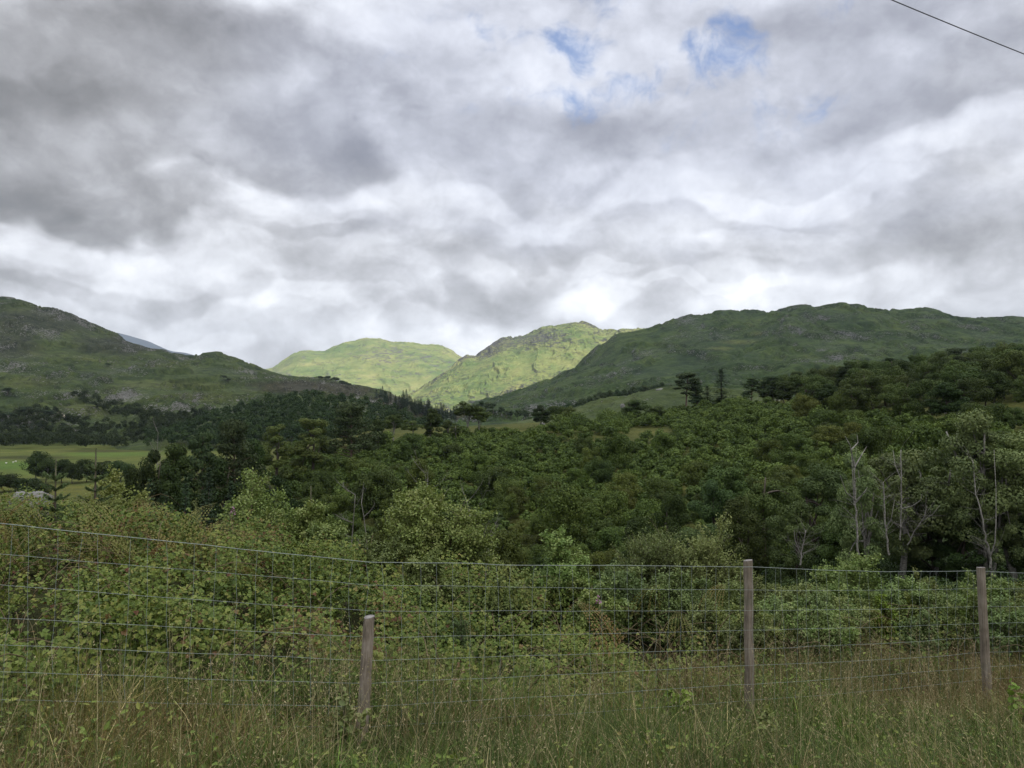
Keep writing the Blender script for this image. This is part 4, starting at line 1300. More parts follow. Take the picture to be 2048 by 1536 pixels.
br = tag(link('brambles', mb.mesh('brambles', M_BRAMBLE)), 'tangled brambles with green and rusty leaves behind the fence', kind='stuff')
mb = MB()
for i in range(420):
    yy = rng.uniform(4.4, 11); xx = rng.uniform(-1, 1) * (.7 * yy + .6)
    if yy < edge_y(xx): continue
    a = rng.uniform(0, 6.28); l = rng.uniform(.5, 1.3)
    p0 = np.array([xx, yy, float(gz(xx, yy))]); p2 = p0 + np.array([math.cos(a) * l, math.sin(a) * l, float(mound(xx, yy)) * rng.uniform(.4, 1.1)])
    p1 = (p0 + p2) / 2 + np.array([0, 0, rng.uniform(.4, .9)])
    tube(mb, curve(p0, p1, p2, 8), np.linspace(.0045, .0018, 8), 4)
link('canes', mb.mesh('canes', M_CANE), br)['kind'] = 'stuff'

# ------------------------------------------------------------------ bracken
mb = MB()
fr = []
for i in range(330):
    yy = rng.uniform(6.5, 12.5); xx = rng.uniform(-.78, .62) * yy
    if rng.random() > (1.0 if xx < -2.2 else .22) or yy < edge_y(xx) + .8: continue
    fr.append((xx, yy))
for xx, yy in fr:
    a = rng.uniform(0, 6.28); H_ = rng.uniform(.55, 1.0) * (.9 if xx < 0 else .8); l = H_ * rng.uniform(.4, .8)
    p0 = np.array([xx, yy, float(gz(xx, yy)) + .05]); p2 = p0 + np.array([math.cos(a) * l, math.sin(a) * l, H_])
    p1 = p0 + np.array([math.cos(a) * l * .2, math.sin(a) * l * .2, H_ * .95])
    P = curve(p0, p1, p2, 24)
    tn = float(np.clip(rng.normal(.4, .25) + (.25 if fbm(xx * .6, yy * .6, 2) > .1 else 0), 0, 1))
    tube(mb, P, np.linspace(.004, .001, 24), 3, tn)
    T = unit(np.gradient(P, axis=0))
    sd = unit(np.cross(T, np.array([0, 0, 1.0]) + 1e-3))
    for s in (-1, 1):
        j = np.arange(7, 24); f = (j - 7) / 16
        L_ = .30 * H_ * (1 - f) ** .9 + .015
        Dd = sd[j] * s + T[j] * .35 + np.array([0, 0, -.12])
        for q in (0.3, .62, .9):
            for w2 in (-1, 1):
                c = P[j] + unit(Dd) * (L_ * q)[:, None]
                leaves(mb, c + unit(T[j]) * (L_ * .09 * w2)[:, None], unit(Dd) * .75 + unit(T[j]) * w2, np.array([0, 0, 1.]) + rng.normal(size=(len(j), 3)) * .2,
                       L_ * .30 * (1.15 - q * .6), L_ * .13, tn + rng.normal(size=len(j)) * .05, .1)
tag(link('bracken', mb.mesh('bracken', M_BRACKEN)), 'bracken fronds turning rusty along the bank top', kind='stuff')

# ------------------------------------------------------------------ grass
GV, GC, GQ, gn_ = [], [], [], 0


def blades(x, y, h, wd, lean, col, z=None, bend=2.0, ang=None):
    global gn_
    n = len(x)
    z = gz(x, y) - .02 if z is None else z
    a = rng.uniform(0, 6.28, n) if ang is None else ang; Ld = np.stack([np.cos(a), np.sin(a), np.zeros(n)], 1) * (lean * h)[:, None]
    b = rng.uniform(0, 6.28, n); Wd = np.stack([np.cos(b), np.sin(b) * .5, np.zeros(n)], 1)
    base = np.stack([x, y, z], 1)
    V = []
    for t_, ww in ((0, .9), (.4, 1.0), (.75, .6), (1.0, .12)):
        c = base + Ld * t_ ** bend + np.array([0, 0, 1.]) * (h * t_ * (1 - .30 * np.minimum(lean, 1.5) * t_))[:, None]
        V += [c - Wd * (wd * ww / 2)[:, None], c + Wd * (wd * ww / 2)[:, None]]
    tip = base + Ld + np.array([0, 0, 1.]) * (h * (1 - .30 * np.minimum(lean, 1.5)))[:, None]
    V = np.stack(V, 1).reshape(-1, 3)
    i = np.arange(n)[:, None] * 8 + gn_
    GQ.append(np.concatenate([i + np.array([[0, 1, 3, 2]]), i + np.array([[2, 3, 5, 4]]), i + np.array([[4, 5, 7, 6]])]))
    GV.append(V); GC.append(np.repeat(col, 8, 0)); gn_ += n * 8
    return tip, Ld


def heads(tip, Ld, h, per, spread, L, col):
    global gn_
    n = len(tip)
    for j in range(per):
        f = rng.uniform(0, 1, n)
        c = tip - (unit(Ld) * .35 + np.array([0, 0, 1.])) * (f * spread * h)[:, None] + rng.normal(size=(n, 3)) * .012
        D = unit(unit(Ld) * .6 + np.array([0, 0, .9]) + rng.normal(size=(n, 3)) * .5)
        S = unit(np.cross(D, rng.normal(size=(n, 3))))
        l = (L * rng.uniform(.6, 1.2, n))[:, None]
        V = np.stack([c - D * l * .5, c + S * l * .16, c + D * l * .5, c - S * l * .16], 1).reshape(-1, 3)
        GQ.append(np.arange(n)[:, None] * 4 + gn_ + np.array([[0, 1, 2, 3]]))
        GV.append(V); GC.append(np.repeat(col * rng.uniform(.8, 1.2, (n, 1)), 4, 0)); gn_ += n * 4


def scatter(n, y0, y1, over=.6):
    u = rng.uniform(0, 1, n)
    y = np.sqrt(y0 * y0 + u * (y1 * y1 - y0 * y0)); x = rng.uniform(-1, 1, n) * (.74 * y + 1.5)
    k = rng.random(n) < 1 - sstep(over * .2, over + .5, y - edge_y(x))
    return x[k], y[k]


def lerp3(a, b, t_):
    return np.array(a) * (1 - t_[:, None]) + np.array(b) * t_[:, None]


xa, ya = scatter(135000, 2.5, 9.5)
tx_, ty_ = scatter(6400, 2.5, 9.5)
k = rng.integers(0, len(tx_), 160000); rr = np.abs(rng.normal(size=len(k))) * .055 * (1 + .8 * rng.random(len(tx_))[k])
aa = rng.uniform(0, 6.28, len(k))
x = np.concatenate([xa, tx_[k] + rr * np.cos(aa)]); y = np.concatenate([ya, ty_[k] + rr * np.sin(aa)])
tall = np.concatenate([np.full(len(xa), .85), (.8 + .7 * rng.random(len(tx_)))[k]]); hue_ = np.concatenate([np.zeros(len(xa)), (rng.normal(size=len(tx_)) * .28)[k]])
dry = sstep(-.25, .5, fbm(x * .55 + 2, y * .55 + 8, 4) + np.interp(x, [-3, 0, .8, 2, 3.4, 4.5], [-.22, .20, .08, -.30, -.12, .2]) - .25 * (y < 3.8))
col = lerp3((.044, .080, .011), (.17, .135, .045), np.clip(dry * .8 + hue_ + rng.normal(size=len(x)) * .15, 0, 1))
col = np.where(rng.random((len(x), 1)) < .09, lerp3((.24, .19, .09), (.36, .30, .15), rng.uniform(0, 1, len(x))), col) * np.exp(rng.normal(size=(len(x), 1)) * .38 + .75 * fbm(x * 1.7, y * 1.7 + 5, 3)[:, None])
ang_ = np.concatenate([rng.uniform(0, 6.28, len(xa)), aa + rng.normal(size=len(aa)) * .5])
blades(x, y, rng.uniform(.12, .37, len(x)) * tall * (1 + .3 * fbm(x, y, 3)), rng.uniform(.002, .006, len(x)), np.abs(rng.normal(.75, .5, len(x))), col, ang=ang_)
x, y = scatter(42000, 2.6, 9.8, .9)                # dead straw
dry = fbm(x * .7 + 20, y * .7, 4) + np.interp(x, [-3, -.5, .5, 2, 3, 4.5], [-.1, .3, .25, -.25, -.15, .25])
k = rng.random(len(x)) < sstep(-.4, .6, dry); x, y = x[k], y[k]
col = lerp3((.20, .155, .075), (.36, .30, .16), rng.uniform(0, 1, len(x)))
blades(x, y, rng.uniform(.15, .45, len(x)), rng.uniform(.0018, .0036, len(x)), np.abs(rng.normal(.85, .6, len(x))), col)
x, y = scatter(68000, 2.8, 9.8, 1.0)               # fine reddish bents with hazy heads
k = rng.random(len(x)) < sstep(-.15, .5, fbm(x * .6 + 60, y * .6 + 3, 3) + np.interp(y, [3, 5, 6.0, 8.0], [-.2, .05, .4, .5]) * (x > .2)); x, y = x[k], y[k]
h = rng.uniform(.24, .46, len(x)); col = lerp3((.17, .105, .05), (.25, .175, .08), rng.uniform(0, 1, len(x)))
tp, Ld = blades(x, y, h, np.full(len(x), .0018), np.abs(rng.normal(.22, .15, len(x))), col)
heads(tp, Ld, h, 7, .34, .013, col)
x, y = scatter(5600, 2.7, 9.5, .8)                 # tall pale flowering stems
h = rng.uniform(.35, .8, len(x)); col = lerp3((.27, .225, .11), (.40, .345, .19), rng.uniform(0, 1, len(x)))
tp, Ld = blades(x, y, h, np.full(len(x), .003), np.abs(rng.normal(.3, .25, len(x))), col, bend=2.6)
heads(tp, Ld, h, 14, .24, .014, col)
x, y = scatter(1500, 2.5, 5.5, .3)                 # green rushes
h = rng.uniform(.5, .85, len(x)); col = lerp3((.07, .11, .03), (.14, .17, .05), rng.uniform(0, 1, len(x)))
blades(x, y, h, np.full(len(x), .0032), np.abs(rng.normal(.25, .2, len(x))), col)
m, t = new_mat('meadow_grass')
att = t.n('ShaderNodeAttribute', attribute_name='tone')
p = t.n('ShaderNodeBsdfPrincipled'); t.l(att.outputs['Color'], p.inputs['Base Color']); p.inputs['Roughness'].default_value = .6; p.inputs['Specular IOR Level'].default_value = .25
tr = t.n('ShaderNodeBsdfTranslucent'); t.l(att.outputs['Color'], tr.inputs[0])
mx = t.n('ShaderNodeMixShader'); mx.inputs[0].default_value = .25
t.l(p.outputs[0], mx.inputs[1]); t.l(tr.outputs[0], mx.inputs[2]); t.l(mx.outputs[0], t.n('ShaderNodeOutputMaterial').inputs[0])
tag(link('grass', raw_mesh('grass', np.concatenate(GV), np.concatenate(GQ).astype(np.int32), np.zeros((0, 3), np.int32), None, m, False, np.concatenate(GC))),
    'long rough grass with dry straw and reddish seed heads along the fence', kind='stuff')
print('grass faces', sum(len(q) for q in GQ))

# small broad-leaved weeds mixed into the grass
x, y = scatter(75000, 2.6, 9.0, .6)
k = rng.random(len(x)) < np.clip(.42 + 1.2 * fbm(x * 1.4 + 33, y * 1.4, 3) + .25 * (x < -.5), .03, 1); x, y = x[k], y[k]; n = len(x)
mb = MB()
leaves(mb, np.stack([x, y, gz(x, y) + rng.uniform(.03, .30, n) * (1 + .3 * fbm(x, y, 2))], 1), rng.normal(size=(n, 3)) * np.array([1, 1, .5]), np.array([0, -.2, 1.]) + rng.normal(size=(n, 3)) * .45,
       rng.uniform(.018, .05, n), rng.uniform(.010, .022, n), np.clip(rng.normal(.35, .2, n), 0, .8), .2, fine=True)
tag(link('weeds', mb.mesh('weeds', M_BRAMBLE)), 'small broad-leaved weeds mixed into the rough grass', kind='stuff')

# ------------------------------------------------------------------ undergrowth in the hollow
mb = MB(); r = np.random.default_rng(5)
for i in range(1000):
    Y = 18 + 35 * r.random() ** 1.3; u = r.uniform(-150, 2250)
    if u < 430 and Y > 22: continue
    x = (u / 2 - CX) / F * Y; z = float(gz(x, Y)); s = r.uniform(.7, 1.3) * (.30 + .028 * Y)
    c, rad = crown_lobes(r, .55 * s, .95 * s, .75 * s, 7, .5)
    o = r.normal() * .15
    lobe_leaves(mb, r, c + np.array([x, Y, z]), rad, int(170), .035 + .0024 * Y, .8, lo=float(np.clip(.1 + o, 0, 1)), hi=float(np.clip(.9 + o, 0, 1)))
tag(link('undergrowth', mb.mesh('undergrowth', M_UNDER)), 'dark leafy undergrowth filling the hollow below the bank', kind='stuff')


# ------------------------------------------------------------------ saplings and bushes by the fence
def shrub(seed, h, w, stems, twigs, nleaf, L, W, up=.5, droop=-.1, low=.1):
    r = np.random.default_rng(seed)
    tb, lb = MB(), MB()
    SP, SD, ST = [], [], []
    for i in range(stems):
        a = r.uniform(0, 6.28); q = math.sqrt(r.uniform(.0, 1))
        p0 = np.array([math.cos(a) * q * .12 * w, math.sin(a) * q * .12 * w, -.1])
        hh = h * (1 - .45 * q * q) * r.uniform(.8, 1.02)
        p2 = np.array([math.cos(a) * q * .46 * w, math.sin(a) * q * .46 * w, hh])
        p1 = p0 * .4 + p2 * .6 * np.array([.5, .5, .9]) + np.append(r.normal(size=2) * .03 * w, .15 * h * up)
        P = curve(p0, p1, p2, 12); r0 = .009 * h * r.uniform(.7, 1.2)
        tube(tb, P, np.linspace(r0, r0 * .2, 12), 5)
        for j in range(twigs):
            f = r.uniform(low, 1); s = np.array([np.interp(f * 11, np.arange(12), P[:, k]) for k in range(3)])
            b = r.uniform(0, 6.28); l = w * .24 * (1.15 - f) * r.uniform(.5, 1.3) + .06 * h * r.uniform(.4, 1)
            e = s + np.array([math.cos(b) * l, math.sin(b) * l, l * (up + r.normal() * .3)])
            Pt = curve(s, (s + e) / 2 + np.array([0, 0, l * .12]), e, 5)
            tube(tb, Pt, np.linspace(r0 * .28, r0 * .08, 5), 3)
            SP.append(Pt[1:]); SD.append(np.repeat(unit(e - s)[None], 4, 0)); ST.append(np.full(4, r.uniform(0, 1)))
        SP.append(P[5:]); SD.append(np.repeat(unit(P[-1] - P[-3])[None], 7, 0)); ST.append(np.full(7, r.uniform(0, 1)))
    SP, SD, ST = np.concatenate(SP), np.concatenate(SD), np.concatenate(ST)
    i = r.integers(0, len(SP), nleaf)
    C = SP[i] + r.normal(size=(nleaf, 3)) * .022 * (w + h) * .5
    D = SD[i] * .5 + r.normal(size=(nleaf, 3)) * .75 + np.array([0, 0, droop])
    N = np.array([0, 0, .7]) + unit(C - np.array([0, 0, h * .4])) * .5 + r.normal(size=(nleaf, 3)) * .5
    s = r.uniform(.65, 1.25, nleaf)
    tone = np.clip(ST[i] * .5 + r.uniform(0, 1, nleaf) * .45 + .12 * C[:, 2] / h, 0, 1)
    leaves(lb, C, D, N, s * L, s * W, tone, .2, fine=True)
    return tb, lb


def plant_shrub(name, seed, u, top, Y, wpx, label, cat, leafm, stems=9, twigs=26, nleaf=6500, L=.042, W=.03, up=.5, droop=-.1, low=.1, group=None, barkm=None):
    x, _, zt = at(u, top, Y); x, zt = float(x), float(zt); zb = float(gz(x, Y)); h = max(zt - zb, .5); w_ = wpx / 1538 * Y * (1.2 if nleaf > 1000 else 1)
    if nleaf > 1000: nleaf, L, W = int(nleaf * 2.7), L * .78, W * .78
    tb, lb = shrub(seed, h, w_, stems, twigs, nleaf, L, W, up, droop, low)
    return Kind(name, [('stems', tb, barkm or M_TWIG), ('leaves', lb, leafm)], h, w_).plant((x, Y, zb), label=label, cat=cat, group=group)


for i, a in enumerate([
    ('birch_sapling', 222, 940, 11.0, 175, 'sparse yellowish birch sapling before the dark conifers at the left', 'sapling', M_BIRCHLEAF, 8, 24, 4600, .042, .034),
    ('birch_sapling', 505, 942, 10.8, 210, 'loose birch sapling left of the dead snag', 'sapling', M_BIRCHLEAF, 9, 26, 5600, .040, .032),
    ('birch_sapling', 590, 985, 10.2, 190, 'wide birch bush between the loose sapling and the dead snag', 'bush', M_BIRCHLEAF, 10, 28, 7500, .040, .032),
    ('birch_sapling', 862, 955, 10.4, 225, 'largest birch sapling, dome-shaped, in the middle above the wire', 'sapling', M_BIRCHLEAF, 13, 34, 14000, .042, .034),
    ('birch_sapling', 1110, 1050, 9.6, 150, 'birch bush with reddish tips left of the willows', 'bush', M_BIRCHLEAF, 9, 26, 6500, .038, .030),
    ('willow_bush', 1320, 1030, 10.8, 150, 'grey-green willow bush behind the netting', 'bush', M_WILLOW, 16, 26, 8500, .055, .016, 1.3),
    ('willow_bush', 1415, 1045, 10.4, 140, 'yellow-green willow bush just left of the middle tall post', 'bush', M_WILLOW, 15, 26, 7500, .052, .017, 1.3),
    ('willow_bush', 1250, 1130, 9.2, 130, 'low willow bush under the grey-green willow', 'bush', M_WILLOW, 10, 22, 5200, .045, .017, .9),
    ('birch_sapling', 1690, 1105, 9.8, 150, 'feathery bush between the two right posts, the tallest there', 'bush', M_BIRCHLEAF, 12, 26, 7000, .036, .026, .9),
    ('willow_bush', 1600, 1165, 9.2, 180, 'broad feathery bush right of the middle tall post', 'bush', M_WILLOW, 13, 26, 8500, .038, .020, .8),
    ('willow_bush', 1790, 1150, 9.6, 150, 'soft green bush midway between the right posts', 'bush', M_WILLOW, 11, 26, 6500, .038, .022, .8),
    ('birch_sapling', 1860, 1185, 9.2, 130, 'low bush left of the right-hand post', 'bush', M_BIRCHLEAF, 10, 24, 5200, .036, .026, .7),
    ('fresh_bush', 1935, 1165, 9.0, 90, 'bright yellow-green bush beside the right-hand post', 'bush', M_BRIGHT, 8, 22, 3200, .045, .034, .5),
    ('birch_sapling', 1990, 1135, 9.6, 130, 'feathery bush behind the right-hand post', 'bush', M_BIRCHLEAF, 10, 26, 5600, .036, .026, .9),
    ('willow_bush', 2060, 1170, 9.4, 150, 'green bush cut by the right edge', 'bush', M_WILLOW, 10, 24, 6000, .038, .022, .8),
    ('fresh_bush', 1760, 1195, 8.9, 60, 'small bright green bush between the right posts', 'bush', M_BRIGHT, 6, 16, 1500, .042, .03, .5),
    ('willow_bush', 850, 1105, 8.2, 130, 'leafy bush right below the dome-shaped birch', 'bush', M_WILLOW, 9, 24, 4600, .048, .026, .6),
    ('willow_bush', 760, 1060, 9.4, 140, 'green bush at the foot of the dead snag', 'bush', M_WILLOW, 9, 24, 5200, .045, .026, .6),
    ('birch_sapling', 1010, 1120, 9.0, 110, 'thin bush between the dome-shaped birch and the reddish-tipped one', 'bush', M_BIRCHLEAF, 7, 22, 3200, .04, .03, .6),
    ('willow_bush', 1480, 1190, 8.8, 110, 'low willow behind the middle tall post', 'bush', M_WILLOW, 8, 22, 4200, .042, .02, .8),
    ('willow_bush', 660, 1035, 10.0, 120, 'green bush left of the dead snag behind the brambles', 'bush', M_WILLOW, 9, 22, 4200, .045, .026, .6),
    ('fresh_bush', 1362, 1365, 5.6, 60, 'small bright leafy weed in the grass left of the middle tall post', 'weed', M_BRIGHT, 6, 8, 240, .05, .036, .4),
    ('willow_bush', 1532, 1455, 4.9, 46, 'pale green leafy weed in the grass below the middle tall post', 'weed', M_WILLOW, 4, 7, 200, .05, .024, .7),
    ('willow_bush', 695, 1490, 4.1, 90, 'pale green leafy weed in the grass at the foot of the leaning post', 'weed', M_WILLOW, 6, 8, 320, .045, .026, .6),
    ('fresh_bush', 2030, 1425, 5.8, 70, 'small yellow-green weed in the grass at the right edge', 'weed', M_BRIGHT, 5, 8, 220, .045, .03, .5),
]):
    nm, u, top, Y, wpx, lab, cat, lm, st, tw, nl, L, W = a[:13]
    plant_shrub(nm if cat != 'weed' else 'weed', 500 + i, u, top, Y, wpx, lab, cat, lm, st, tw, nl, L, W, a[13] if len(a) > 13 else .5)


for i in range(30):
    u = rng.uniform(1380, 2110); Y = rng.uniform(7.4, 10.2)
    top = np.interp(Y, [7.4, 10.2], [1215, 1135]) + rng.uniform(-25, 35)
    plant_shrub('feathery_bush', 600 + i, u, top, Y, rng.uniform(80, 150), 'low feathery bush in the pale green thicket behind the right-hand netting', 'bush',
                [M_WILLOW, M_BIRCHLEAF, M_WILLOW][i % 3], 10, 20, 2600, .036, .018, .8, group='bushes of the thicket behind the netting')
for i in range(12):
    u = rng.uniform(760, 1400); Y = rng.uniform(8.0, 9.6)
    plant_shrub('leafy_bush', 640 + i, u, rng.uniform(1120, 1170), Y, rng.uniform(80, 130), 'low leafy bush among the brambles behind the middle netting', 'bush',
                [M_WILLOW, M_BIRCHLEAF][i % 2], 8, 20, 2200, .04, .026, .6, group='bushes among the middle brambles')


def young_spruce(seed, h, w, whorls=9):
    r = np.random.default_rng(seed); tb, nb = MB(), MB()
    tube(tb, np.array([[0, 0, -.1], [0, 0, h * .5], [0, 0, h]]), [.014 * h, .009 * h, .004 * h], 6)
    C, Dd, N, T = [], [], [], []

    def needles(P, per, tn):
        for k in range(per):
            f = r.uniform(0, 1) * (len(P) - 1); i = min(int(f), len(P) - 2); s = P[i] + (P[i + 1] - P[i]) * (f - i); ax = unit(P[i + 1] - P[i])
            o = unit(np.cross(ax, r.normal(size=3)))
            C.append(s + o * .007); Dd.append(o * .8 + ax * .75); N.append(np.cross(o, ax)); T.append(tn + r.normal() * .1)
    needles(np.array([[0, 0, h * .72], [0, 0, h]]), 260, .75)
    for i in range(whorls):
        f = i / whorls; z = h * (.06 + .84 * f); ln = w / 2 * max((1 - f) ** .8, .42)
        nb_ = r.integers(5, 8)
        for a in r.uniform(0, 6.28) + np.arange(nb_) / nb_ * 6.28 + r.normal(size=nb_) * .2:
            d = np.array([math.cos(a), math.sin(a), 0]); l = ln * r.uniform(.75, 1.1)
            s = np.array([0, 0, z]); e = s + d * l + np.array([0, 0, l * (.12 + .55 * f)])
            P = curve(s, (s + e) / 2 + np.array([0, 0, -.06 * l]), e, 6)
            tube(tb, P, np.linspace(.004, .0015, 6), 4); needles(P, int(90 + 220 * l), .35 + .3 * f)
            for q in (.4, .6, .8):
                for sd in (-1, 1):
                    s2 = P[int(q * 5)]; e2 = s2 + (d * .7 + sd * np.array([-d[1], d[0], 0]) * .75 + np.array([0, 0, .1])) * l * .38 * (1.2 - q)
                    tube(tb, np.array([s2, e2]), [.002, .001], 3); needles(np.array([s2, e2]), int(20 + 70 * l), .45 + .3 * f)
    n = len(C); s = r.uniform(.7, 1.2, n)
    leaves(nb, np.array(C), np.array(Dd), np.array(N), s * .028, s * .0065, np.clip(np.array(T), 0, 1), .05)
    return tb, nb


for i, (u, top, Y, wpx, lab) in enumerate([
    (192, 897, 10.6, 120, 'young spruce with a tall bare leader left of the sparse birch'), (112, 918, 9.6, 120, 'young spruce with a long thin leader near the pale rock'),
    (345, 1020, 9.3, 75, 'young blue-green spruce top on the bank, left of a twin'), (385, 1026, 9.5, 60, 'young spruce on the bank, right of its twin'),
    (622, 972, 11.2, 60, 'slim young spruce leader behind the wide birch bush'), (922, 1225, 6.7, 90, 'small dark spruce behind the netting among the brambles'),
    (300, 1020, 9.8, 46, 'tiny spruce left of the twin spruces on the bank')]):
    x, _, zt = at(u, top, Y); x = float(x); zb = float(gz(x, Y)); h = float(zt) - zb; w_ = wpx / 1538 * Y
    tb, nb = young_spruce(700 + i, h, w_, 9 if i < 2 else 8)
    Kind('young_spruce', [('stem', tb, M_TWIG), ('needles', nb, M_YSPRUCE)], h, w_).plant((x, Y, zb), label=lab, cat='young spruce')

# dead snags among the saplings
for i, (u, top, Y, wpx, k, lab) in enumerate([
    (690, 990, 12, 90, 10, 'pale dead snag with forked bare limbs between the birch saplings'), (735, 1005, 12.3, 60, 8, 'second pale dead snag close right of the forked one'),
    (955, 1000, 11.6, 120, 14, 'bare twiggy grey bush right of the dome-shaped birch'), (985, 1080, 10.6, 110, 10, 'low bare twiggy branches below the grey twiggy bush'),
    (830, 945, 12.2, 110, 12, 'grey twigs showing behind the top of the dome-shaped birch')]):
    x, _, zt = at(u, top, Y); x = float(x); zb = float(gz(x, Y)); h = float(zt) - zb; w_ = wpx / 1538 * Y
    tag(link('dead_snag', bare_tree(800 + i, h, w_, k, 6, .011 if i > 1 else .016, .25).mesh('dead_snag', M_DEAD), None, (x, Y, zb)), lab, 'dead tree')

# pink flower spikes
M_PINK = plain_mat('pink_petals', (.34, .15, .27), .5, 0, .25, 60)
for i, (u, v, Y, lab) in enumerate([(466, 1012, 10.0, 'pink flower spike beside the loose birch sapling'), (1197, 1190, 8.0, 'pink flower spike behind the netting in the middle')]):
    x, _, zt = at(u, v, Y); x = float(x); zb = float(gz(x, Y)); h = float(zt) - zb
    r = np.random.default_rng(90 + i); st, fl, lf = MB(), MB(), MB()
    tube(st, np.array([[0, 0, -.05], [.02, 0, h * .5], [0, 0, h]]), [.005, .004, .002], 5)
    n = 22; f = r.uniform(0, 1, n); a = r.uniform(0, 6.28, n); C = np.stack([np.cos(a) * .03 * (1.1 - f), np.sin(a) * .03 * (1.1 - f), h - .10 + .10 * f], 1)
    leaves(fl, C, np.stack([np.cos(a), np.sin(a), -.2 + 0 * a], 1), r.normal(size=(n, 3)), .024 * (1.15 - .5 * f), .02 * (1.1 - .5 * f), .5, .3, fine=True)
    n = 24; f = r.uniform(.1, .8, n); a = r.uniform(0, 6.28, n)
    leaves(lf, np.stack([np.cos(a) * .05, np.sin(a) * .05, h * f], 1), np.stack([np.cos(a), np.sin(a), .2 + 0 * a], 1), np.tile([0, 0, 1.], (n, 1)), .09, .02, r.uniform(0, 1, n), .15, fine=True)
    Kind('flower_spike', [('stem', st, M_TWIG), ('petals', fl, M_PINK), ('leaves', lf, M_WILLOW)], h, .1).plant((x, Y, zb), label=lab, cat='wildflower')

# pale rock and stump on the bank
x, y, z = at(62, 1003, 11.5)
tag(link('rock', rock(60, .62, .5, .30, .3).mesh('rock', M_ROCK, True), None, (float(x), 11.5, float(z) - .16), .4), 'pale grey rock on the bank at the left edge', 'rock')
x, y, z = at(1043, 1200, 9.3); zb = float(gz(float(x), 9.3))
mb = MB(); th = np.linspace(0, 6.2832, 15)[:-1]
hs = float(at(1043, 1150, 9.3)[2]) - zb
for_r = [(.10, -.1), (.07, .12 * hs), (.055, .5 * hs), (.045, .9 * hs)]
V = [(r_ * math.cos(a) * (1 + .15 * math.sin(3 * a + i)), r_ * math.sin(a), z_ + (.025 * math.sin(3 * a) if i == 3 else 0)) for i, (r_, z_) in enumerate(for_r) for a in th] + [(0, 0, .84 * hs)]
mb.add(V, [(i * 14 + j, i * 14 + (j + 1) % 14, (i + 1) * 14 + (j + 1) % 14, (i + 1) * 14 + j) for i in range(3) for j in range(14)], [(42 + j, 42 + (j + 1) % 14, 56) for j in range(14)])
tag(link('tree_stump', mb.mesh('tree_stump', M_DEAD), None, (float(x), 9.3, zb)), 'grey broken stump among the bushes in the middle', 'tree stump')

# ------------------------------------------------------------------ the fence
fence = bpy.data.objects.new('wire_fence', None); COL.objects.link(fence)
o0 = np.array([float(q) for q in at(1498, 1440, 5.8)]); fence.location = o0.tolist()
tag(fence, 'wire netting fence on weathered round wooden posts', 'fence')
m, t = new_mat('weathered_post_wood')
tc = t.n('ShaderNodeTexCoord'); ob = tc.outputs['Object']
g1 = t.noise(t.mapping(ob, (1, 1, .06)), 95, 6, .7, .3); g2 = t.noise(ob, 7, 5, .6)
c = t.ramp(t.math('ADD', t.math('MULTIPLY', g1, .6), t.math('MULTIPLY', g2, .4)), [(.34, (.066, .055, .041)), (.5, (.185, .154, .118)), (.66, (.31, .272, .225))])
alg = t.maprange(t.noise(ob, 4, 4, .6), .52, .68)
c = t.mix(t.math('MULTIPLY', alg, .35), c, (.11, .12, .08))
p = t.n('ShaderNodeBsdfPrincipled'); t.l(c, p.inputs['Base Color']); p.inputs['Roughness'].default_value = .85; p.inputs['Specular IOR Level'].default_value = .2
bp = t.n('ShaderNodeBump'); bp.inputs['Strength'].default_value = .6; bp.inputs['Distance'].default_value = .004
t.l(g1, bp.inputs['Height']); t.l(bp.outputs[0], p.inputs['Normal']); t.l(p.outputs[0], t.n('ShaderNodeOutputMaterial').inputs[0])
M_POST = m
M_END = bark_mat('cut_post_end', (.17, .155, .145), (.30, .28, .265), 30, (1, 1, 1), .3)
M_WIRE = plain_mat('galvanised_wire', (.27, .31, .285), .5, .2, .2, 40)


def post(top, bot, r_top, r_bot, seed, label, slope=.15):
    """round post from picture points; its sawn top is a part of its own"""
    T, B = np.array([float(q) for q in top]), np.array([float(q) for q in bot])
    B = B + (B - T) * .12
    r = np.random.default_rng(seed); n = 16; th = np.arange(n) / n * 6.28318
    mb = MB(); rows = 14
    V = []
    for i in range(rows):
        f = i / (rows - 1); c = B + (T - B) * f + np.append(r.normal(size=2) * .0015, 0); rr = r_bot + (r_top - r_bot) * f
        k = rr * (1 + .05 * np.sin(3 * th + seed) + .03 * np.sin(7 * th + 2 * f) + r.normal(size=n) * .008)
        z = c[2] + (slope * rr * np.sin(th + seed) if i == rows - 1 else 0)
        V.append(np.stack([c[0] + k * np.cos(th), c[1] + k * np.sin(th), z + 0 * th], 1))
    V = np.array(V).reshape(-1, 3) - o0
    mb.add(V, [(i * n + j, i * n + (j + 1) % n, (i + 1) * n + (j + 1) % n, (i + 1) * n + j) for i in range(rows - 1) for j in range(n)])
    o = link('fence_post', mb.mesh('fence_post', M_POST, True), fence); o['label'] = label
    e = V[-n:]; cen = e.mean(0)
    mb = MB(); E = cen + (e - cen) * .985 + np.array([0, 0, .0025]); mb.add(np.concatenate([e + np.array([0, 0, .0005]), E, [cen + np.array([0, 0, .003])]]),
        [(j, (j + 1) % n, n + (j + 1) % n, n + j) for j in range(n)], [(n + j, n + (j + 1) % n, 2 * n) for j in range(n)])
    link('post_top', mb.mesh('post_top', M_END), o)


